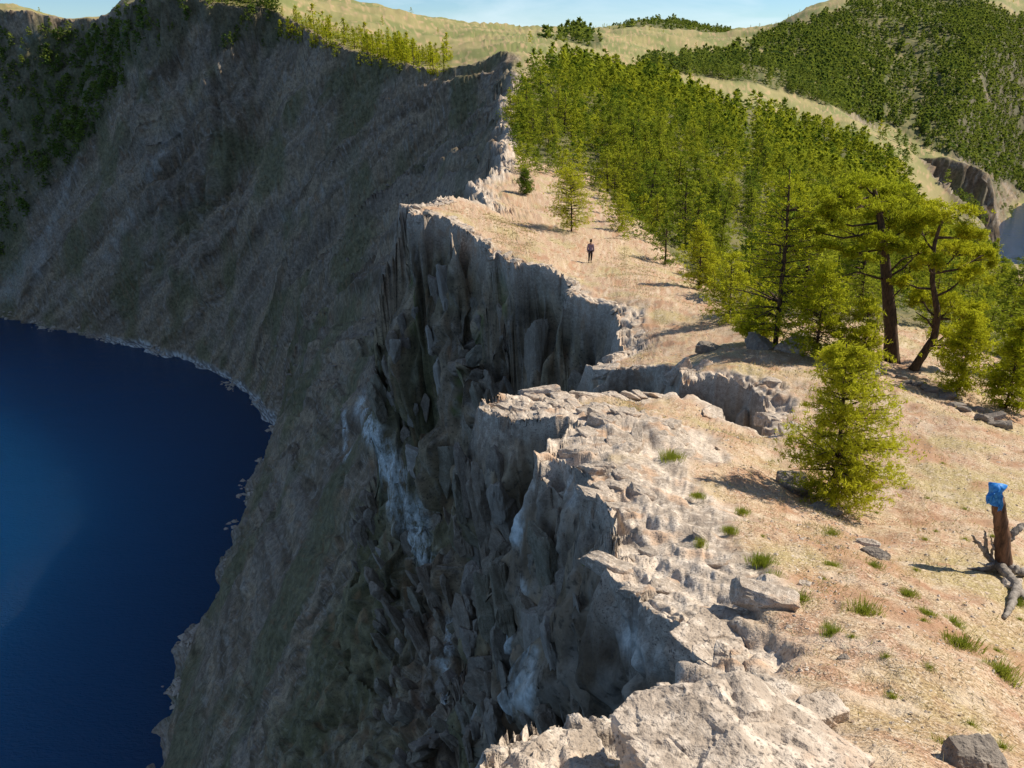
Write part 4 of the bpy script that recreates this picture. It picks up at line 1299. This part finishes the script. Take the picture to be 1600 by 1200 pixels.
BIG_T = [(1190,878,8.6,1.2,'tall green grass tuft high on the gravel beside the rock rib'),(1210,905,8.1,.9,'green tuft touching the tall one beside the rock rib'),(1250,938,7.5,1.25,'bright green tuft in the middle of the gravel slope'),
    (1348,958,7.2,1.35,'darkest green round tuft in the open gravel'),(1420,930,8.0,1.1,'pale drooping tuft right of the dark round tuft'),(1500,1010,6.6,1.3,'long green tuft below the dead stump'),
    (1490,975,7.2,.9,'thin yellowish tuft above the long green tuft'),(1562,1052,6.0,1.2,'bright green tuft near the right edge'),(1300,835,11.4,1.0,'low green tuft just below the young pine'),
    (1300,884,9.6,.9,'neat small tuft between pine and dark round tuft'),(1365,886,9.7,.8,'thin tuft beside the violet-grey stone'),(1160,800,11.6,1.1,'yellowish tuft at the top of the gravel near the shadow'),
    (1140,830,10.6,.9,'grey-green tuft at the rim of the rib near the shadow'),(1300,990,6.6,1.1,'dry yellow-green tuft below the bright middle one'),(1490,1172,4.35,1.0,'tuft growing behind the dark corner rock'),
    (1590,945,9.2,1.1,'green tuft among the stump roots'),(1050,715,15.2,1.7,'mossy green cushion in a crack on top of the rib'),(1090,775,12.8,1.2,'yellow-green tuft on the right flank of the rib'),
    (1095,850,10.2,.9,'bright tuft low on the right flank of the rib'),(920,884,9.3,.8,'single green plant on the edge of the shaded wall'),(1330,680,18.5,1.2,'olive tuft behind the young pine'),(1450,960,7.4,.7,'small sparse tuft left of the long green one')]
for i, (u, v, Yd, s_, lab) in enumerate(BIG_T):
    p = snap(u, v, Yd)
    o = link('grass_tuft', TM[i % 5]); o.location = p; o.rotation_euler = (0, 0, i * 1.3); o.scale = (s_ * rl.uniform(.8, 1.4), s_ * rl.uniform(.7, 1.1), s_ * rl.uniform(.7, 1.15))
    tag(o, lab, 'grass tuft', 'green tufts on the gravel slope')
rg = np.random.default_rng(91)
for i in range(46):
    u = rg.uniform(1090, 1600); v = rg.uniform(700, 1190)
    if u < 1090 + (v - 700) * .62: continue
    p = snap(u, v, 11 - (v - 700) * .013)
    o = link('grass_tuft', TD[i % 3]); o.location = p; o.rotation_euler = (0, 0, i * 2.1); s_ = rg.uniform(.45, .85); o.scale = (s_, s_, s_)
    tag(o, 'small straggling yellow-green tuft scattered on the bare gravel', 'grass tuft', 'small tufts scattered on the gravel')

# ------------------------------------------------------------------ dry grass and gravel, uncountable
def pick(mask, n, rg, power=1.0):
    wgt = (cellA * mask).ravel(); i = rg.choice(wgt.size, n, p=wgt / wgt.sum())
    return np.stack([X.ravel()[i], Y.ravel()[i], Z.ravel()[i]], 1) + rg.uniform(-1, 1, (n, 3)) * np.array([.02, .02, 0]) * (1 + np.sqrt(X.ravel()[i] ** 2 + Y.ravel()[i] ** 2)[:, None] * .05)
soil = M['land'] & (rock < .35) & (pxf > 700) & (pxf < 1700) & (pyf < 1300) & (pdf > .5)
fall_ = 1.0 / (1 + (r2 / 9.0) ** 2)
P = pick(soil * fall_ * (r2 < 75) * sstep(-.5, .6, fbm(X * .8, Y * .8, Z0 + 33, 3) + .15), 34000, rg)
n = len(P); dist = np.linalg.norm(P, axis=1)
d = rg.normal(size=(n, 3)) * .8; d[:, 2] = rg.uniform(.25, 1.0, n); d /= np.linalg.norm(d, axis=1)[:, None]
s_ = np.cross(d, rg.normal(size=(n, 3))); s_ /= np.linalg.norm(s_, axis=1)[:, None]
Ln = rg.uniform(.03, .075, n) * (1 + dist * .03); wd = .0022 * (1 + dist * .14)
V = np.stack([P - s_ * wd[:, None] - [0, 0, .01], P + s_ * wd[:, None] - [0, 0, .01], P + d * Ln[:, None]], 1).reshape(-1, 3)
B_ = Buf(); B_.add(V, np.arange(3 * n).reshape(n, 3), np.float32(np.repeat(rg.random(n), 3)), np.float32(np.repeat(rg.random(n) ** 3 * .8, 3)))
o = link('dry_grass', B_.mesh('dry_grass'), M_STRAW); tag(o, 'short dry straw-coloured grass covering the gravelly slope', 'grass', kind='stuff')

def pebbles(name, label, P, size, mat, rg, cat='gravel'):
    ico = np.array([(0, 0, 1), (.9, 0, .1), (.3, .85, .1), (-.7, .5, 0), (-.7, -.55, .05), (.35, -.8, 0), (0, 0, -.7)], np.float32)
    tri = np.array([(0, 1, 2), (0, 2, 3), (0, 3, 4), (0, 4, 5), (0, 5, 1), (6, 2, 1), (6, 3, 2), (6, 4, 3), (6, 5, 4), (6, 1, 5)])
    n = len(P)
    S = size[:, None, None] * rg.uniform(.5, 1.3, (n, 1, 3)) * np.array([1, 1, .6])
    a = rg.uniform(0, 6.28, n); c, s = np.cos(a)[:, None], np.sin(a)[:, None]
    Q = (ico[None] + rg.normal(size=(n, 7, 3)) * .16) * S
    V = np.stack([Q[..., 0] * c - Q[..., 1] * s, Q[..., 0] * s + Q[..., 1] * c, Q[..., 2]], -1) + P[:, None]
    T = (tri[None] + (np.arange(n) * 7)[:, None, None]).reshape(-1, 3)
    o = link(name, mesh_np(name, V.reshape(-1, 3), tris=T), mat)
    tag(o, label, cat, kind='stuff')
P = pick(soil * fall_ * (r2 < 45), 4500, rg)
pebbles('gravel', 'loose small stones strewn over the sunlit slope', P, rg.uniform(.006, .02, len(P)) * (1 + np.linalg.norm(P, axis=1) * .05), M_ROCK, rg)
scr = cliff * (r2 > 90) * (Z > LAKE + 3) * SEEN * sstep(-.2, .5, fbm(X * .03, Y * .03, Z0 + 66, 3))
P = pick(scr.astype(np.float32), 3500, rg)
pebbles('scree', 'loose blocks scattered over the shaded slopes above the bay', P, rg.random(len(P)) ** 3 * 1.1 + .22, M_WALL, rg, 'scree')
shore = (np.abs(M['ds']) < 5.5) & (Z > LAKE - 1.6) & (Z < LAKE + 2.5) & (pxf > -150) & (pxf < 900)
P = pick(shore * sstep(.1, .7, fbm(X * .06, Y * .06, Z0 + 61, 3)), 800, rg)
M_SHORE = make_rock('shore_rock')
P[:, 2] = np.maximum(P[:, 2], LAKE - .25)
pebbles('shore_rocks', 'pale tumbled rocks lining the water edge of the bay', P, rg.random(len(P)) ** 4 * 1.6 + .18, M_SHORE, rg, 'rocks')
print('rocks and grass', round(time.time() - T_START, 1))

# ------------------------------------------------------------------ dead stump with a tied blue cloth
sb = snap(1566, 893, 10.5)
st = empty('dead_stump', sb)
tag(st, 'dead reddish stump with grey roots and antler-like branches, blue cloth round its top', 'stump')
kS = math.sqrt(sb[1] ** 2 + sb[2] ** 2) / FPX
Q = lambda u, v, d=0.0: np.array(at(u, v, sb[1] + d)) - np.array(at(1566, 893, sb[1]))
def wood(name, paths, mat, rough=.12, sides=9, seed=1):
    rg_ = np.random.default_rng(seed); Bf = Buf()
    for pts, rr_ in paths:
        pts = np.array(pts); tq = np.linspace(0, len(pts) - 1, 5 * len(pts))
        pp = np.stack([np.interp(tq, np.arange(len(pts)), pts[:, i]) for i in range(3)], 1)
        pp += rg_.normal(size=pp.shape) * .006
        V, T = tube(pp, np.interp(tq, np.arange(len(pts)), rr_), sides, rough, rg_); Bf.add(V, T)
    return link(name, Bf.mesh(name, True), mat, st)
tr_ = wood('trunk', [([Q(1572,910), Q(1568,870), Q(1563,820), Q(1560,785), Q(1557,770)], [.135, .11, .095, .085, .078])], M_REDWOOD, .16, 12)
bl = wood('branch', [([Q(1556,884), Q(1546,872), Q(1536,858), Q(1518,836)], [.05, .045, .035, .012]), ([Q(1541,866), Q(1540,846), Q(1538,828)], [.035, .025, .01]), ([Q(1530,850), Q(1521,846)], [.02, .008]), ([Q(1552,880,-.1), Q(1540,884,-.2), Q(1528,878,-.25)], [.03, .02, .008]), ([Q(1548,876), Q(1552,856,-.08), Q(1548,838,-.1)], [.025, .018, .006])], M_DEAD, .15, 7, 2)
br = wood('branch', [([Q(1574,845), Q(1584,832, .05), Q(1598,822, .1), Q(1616,818, .15)], [.06, .05, .045, .03])], M_DEAD, .12, 8, 3)
def G(u, v, h=.03):
    q = snap(u, v, 10.0); return np.array(q) - np.array(sb) + np.array([0, 0, h])
wood('root', [([G(1556,890,.10), G(1572,906,.09), G(1586,922,.08), G(1597,940,.05)], [.075, .065, .055, .03])], M_DEAD, .15, 8, 4)
wood('root', [([G(1588,925,.07), G(1580,948,.06), G(1570,970,.04)], [.06, .05, .025])], M_DEAD, .15, 8, 5)
wood('root', [([G(1572,896,.10), G(1592,902,.08), G(1612,898,.06)], [.08, .06, .04])], M_DEAD, .15, 8, 6)
wood('root', [([G(1556,892,.08), G(1535,893,.04), G(1512,890,.015)], [.055, .035, .012])], M_DEAD, .15, 7, 7)
# cloth: a tied, folded wrap with a hanging tail
m, nt, b = newmat('blue_silk')
Bn = NB(nt); vv = Bn.coord()
Bn.l(Bn.mix(Bn.ramp(Bn.noise(vv, 18, 3, .6), .4, .62), (.015, .16, .52), (.06, .30, .70)), b.inputs['Base Color'])
b.inputs['Roughness'].default_value = .55
M_CLOTH = m
cl_root = empty('blue_cloth', tuple(np.array(sb) + Q(1556, 770)))
cl_root.scale = (.88, .88, .9)
tag(cl_root, 'bright blue ceremonial cloth tied round the top of the dead stump', 'cloth')
def wrap(h0, h1, r0, amp, seed, seg=40, rows=9):
    rg_ = np.random.default_rng(seed); V = []; F = []
    ph = rg_.uniform(0, 6.28, 4)
    for i in range(rows):
        t = i / (rows - 1)
        for k in range(seg):
            a = 2 * math.pi * k / seg
            r_ = r0 * (1.12 - .28 * math.exp(-((t - .45) / .14) ** 2) + .10 * t) + amp * (math.sin(3 * a + ph[0] + 3 * t) * .5 + math.sin(7 * a + ph[1] - 2 * t) * .35 + math.sin(11 * a + ph[2]) * .2) + .012 * math.sin(9 * t + 2 * a)
            V.append((r_ * math.cos(a), r_ * math.sin(a), h0 + (h1 - h0) * t + .015 * math.sin(2 * a + ph[3])))
    for i in range(rows - 1):
        for k in range(seg):
            F.append((i * seg + k, i * seg + (k + 1) % seg, (i + 1) * seg + (k + 1) % seg, (i + 1) * seg + k))
    return V, F
V, F = wrap(-.17, .13, .095, .020, 5)
V += [(0, 0, .17)]; top0 = 8 * 40
me = mesh_np('wrap', V, quads=F, tris=[(top0 + k, top0 + (k + 1) % 40, len(V) - 1) for k in range(40)], smooth=True)
link('wrap', me, M_CLOTH, cl_root)
def sheet(pts, wv, seed):
    rg_ = np.random.default_rng(seed); pts = np.array(pts); V = []; F = []
    tq = np.linspace(0, len(pts) - 1, 14); pp = np.stack([np.interp(tq, np.arange(len(pts)), pts[:, i]) for i in range(3)], 1)
    for side in (0, 1):
        for i, p in enumerate(pp):
            for k in range(7):
                q = k / 6 - .5
                V.append((p[0] + q * wv * .6, p[1] + .02 * math.sin(k * 2.1 + i * .5) + side * .004, p[2] + q * wv * .35 + .008 * math.sin(i * .9 + k)))
    m_ = 14 * 7
    for i in range(13):
        for k in range(6):
            a = i * 7 + k
            F += [(a, a + 1, a + 8, a + 7), (m_ + a, m_ + a + 7, m_ + a + 8, m_ + a + 1)]
    for i in range(13):
        F += [(i * 7, i * 7 + 7, m_ + i * 7 + 7, m_ + i * 7), (i * 7 + 6, m_ + i * 7 + 6, m_ + i * 7 + 13, i * 7 + 13)]
    return mesh_np('tail', V, quads=F, smooth=True)
link('tail', sheet([(-.05, -.10, .08), (-.12, -.13, .05), (-.16, -.13, -.03), (-.15, -.12, -.12)], .12, 3), M_CLOTH, cl_root)
link('tail', sheet([(.02, -.115, .02), (.03, -.135, -.1), (.04, -.14, -.24)], .10, 4), M_CLOTH, cl_root)

# ------------------------------------------------------------------ the walker on the crest
def plain(name, c, r=.85):
    m, nt, b = newmat(name); B = NB(nt); v = B.coord()
    B.l(B.mix(B.ramp(B.noise(v, 9, 3, .6), .35, .65), tuple(x * .8 for x in c), c), b.inputs['Base Color']); b.inputs['Roughness'].default_value = r
    return m
M_SKIN = plain('skin', (.45, .27, .19)); M_JACKET = plain('mauve_jacket', (.23, .17, .24)); M_TROUSERS = plain('dark_trousers', (.022, .020, .024)); M_HAIR = plain('dark_hair', (.03, .022, .018)); M_SHOE = plain('brown_shoes', (.10, .07, .045))

def skin_mesh(name, joints, bones, radii, root, sub=2):
    me = bpy.data.meshes.new(name); me.from_pydata(joints, bones, []); o = bpy.data.objects.new(name, me); COL.objects.link(o)
    o.modifiers.new('skin', 'SKIN').use_smooth_shade = True
    sv = me.skin_vertices[0].data
    for i, r_ in enumerate(radii):
        sv[i].radius = r_ if isinstance(r_, tuple) else (r_, r_); sv[i].use_root = (i == root)
    sd = o.modifiers.new('sub', 'SUBSURF'); sd.levels = sub; sd.render_levels = sub
    dg = bpy.context.evaluated_depsgraph_get(); ev = o.evaluated_get(dg)
    nm = bpy.data.meshes.new_from_object(ev); nm.name = name
    bpy.data.objects.remove(o); bpy.data.meshes.remove(me)
    for p_ in nm.polygons: p_.use_smooth = True
    return nm
J = [(0,0,.92),(0,.01,1.10),(0,.02,1.28),(0,.01,1.42),(0,-.005,1.50),(0,-.02,1.58),(0,-.02,1.67),   # pelvis..crown 0-6
     (-.17,.01,1.38),(-.225,.03,1.12),(-.235,-.03,.88),(-.235,-.06,.80),      # left arm 7-10
     (.17,.01,1.38),(.225,.03,1.12),(.235,-.03,.88),(.235,-.06,.80),          # right arm 11-14
     (-.09,0,.88),(-.10,-.06,.49),(-.095,.03,.10),(-.10,-.08,.04),            # left leg, a short stride 15-18
     (.09,0,.88),(.10,.05,.48),(.095,.13,.11),(.10,.03,.04)]                  # right leg 19-22
Bn_ = [(0,1),(1,2),(2,3),(3,4),(4,5),(5,6),(3,7),(7,8),(8,9),(9,10),(3,11),(11,12),(12,13),(13,14),(0,15),(15,16),(16,17),(17,18),(0,19),(19,20),(20,21),(21,22)]
R_ = [(.15,.11),(.13,.095),(.155,.105),(.10,.08),.05,(.068,.085),(.062,.072),.055,.043,.034,.036,.055,.043,.034,.036,.085,.060,.040,(.042,.04),.085,.060,.040,(.042,.04)]
pb = snap(922, 411, 62)
pe = empty('person', pb, rad(8))
tag(pe, 'person in a mauve jacket and dark trousers walking on the bare crest', 'person')
body = skin_mesh('body', J, Bn_, R_, 0)
body.materials.append(M_SKIN)
link('body', body, None, pe)
jk = skin_mesh('jacket', [(0,0,.84)] + J[0:4] + J[7:10] + J[11:14], [(0,1),(1,2),(2,3),(3,4),(4,5),(5,6),(6,7),(4,8),(8,9),(9,10)], [(.185,.14),(.175,.13),(.155,.115),(.18,.125),(.11,.09),.075,.062,.050,.075,.062,.050], 1)
link('jacket', jk, M_JACKET, pe)
trs = skin_mesh('trousers', [J[0]] + J[15:18] + J[19:22], [(0,1),(1,2),(2,3),(0,4),(4,5),(5,6)], [(.165,.125),.10,.075,.058,.10,.075,.058], 0)
link('trousers', trs, M_TROUSERS, pe)
hr = skin_mesh('hair', [(0,.0,1.60),(0,.005,1.66),(0,-.01,1.72)], [(0,1),(1,2)], [(.075,.085),(.085,.092),(.055,.06)], 1)
link('hair', hr, M_HAIR, pe)
for q, w_ in ((17, 18), (21, 22)):
    a, c = J[q], J[w_]
    sh_ = skin_mesh('shoe', [(a[0], a[1] + .03, .045), (a[0], a[1] - .06, .045), (c[0], c[1] - .05, .035)], [(0,1),(1,2)], [.05, .05, .042], 0, 1)
    link('shoe', sh_, M_SHOE, pe)
# a straggling dry shrub near the walker
C, W = conifer(.9, .6, 7, 4, 5, 3, .09, .012, np.random.default_rng(8), base=.05, power=.4, gap=.3)
o = tree_thing('dry_shrub', C, W, M_STRAW, snap(975, 405, 64)); tag(o, 'low dry shrub on the slope just right of the walker', 'shrub')
print('done', round(time.time() - T_START, 1))
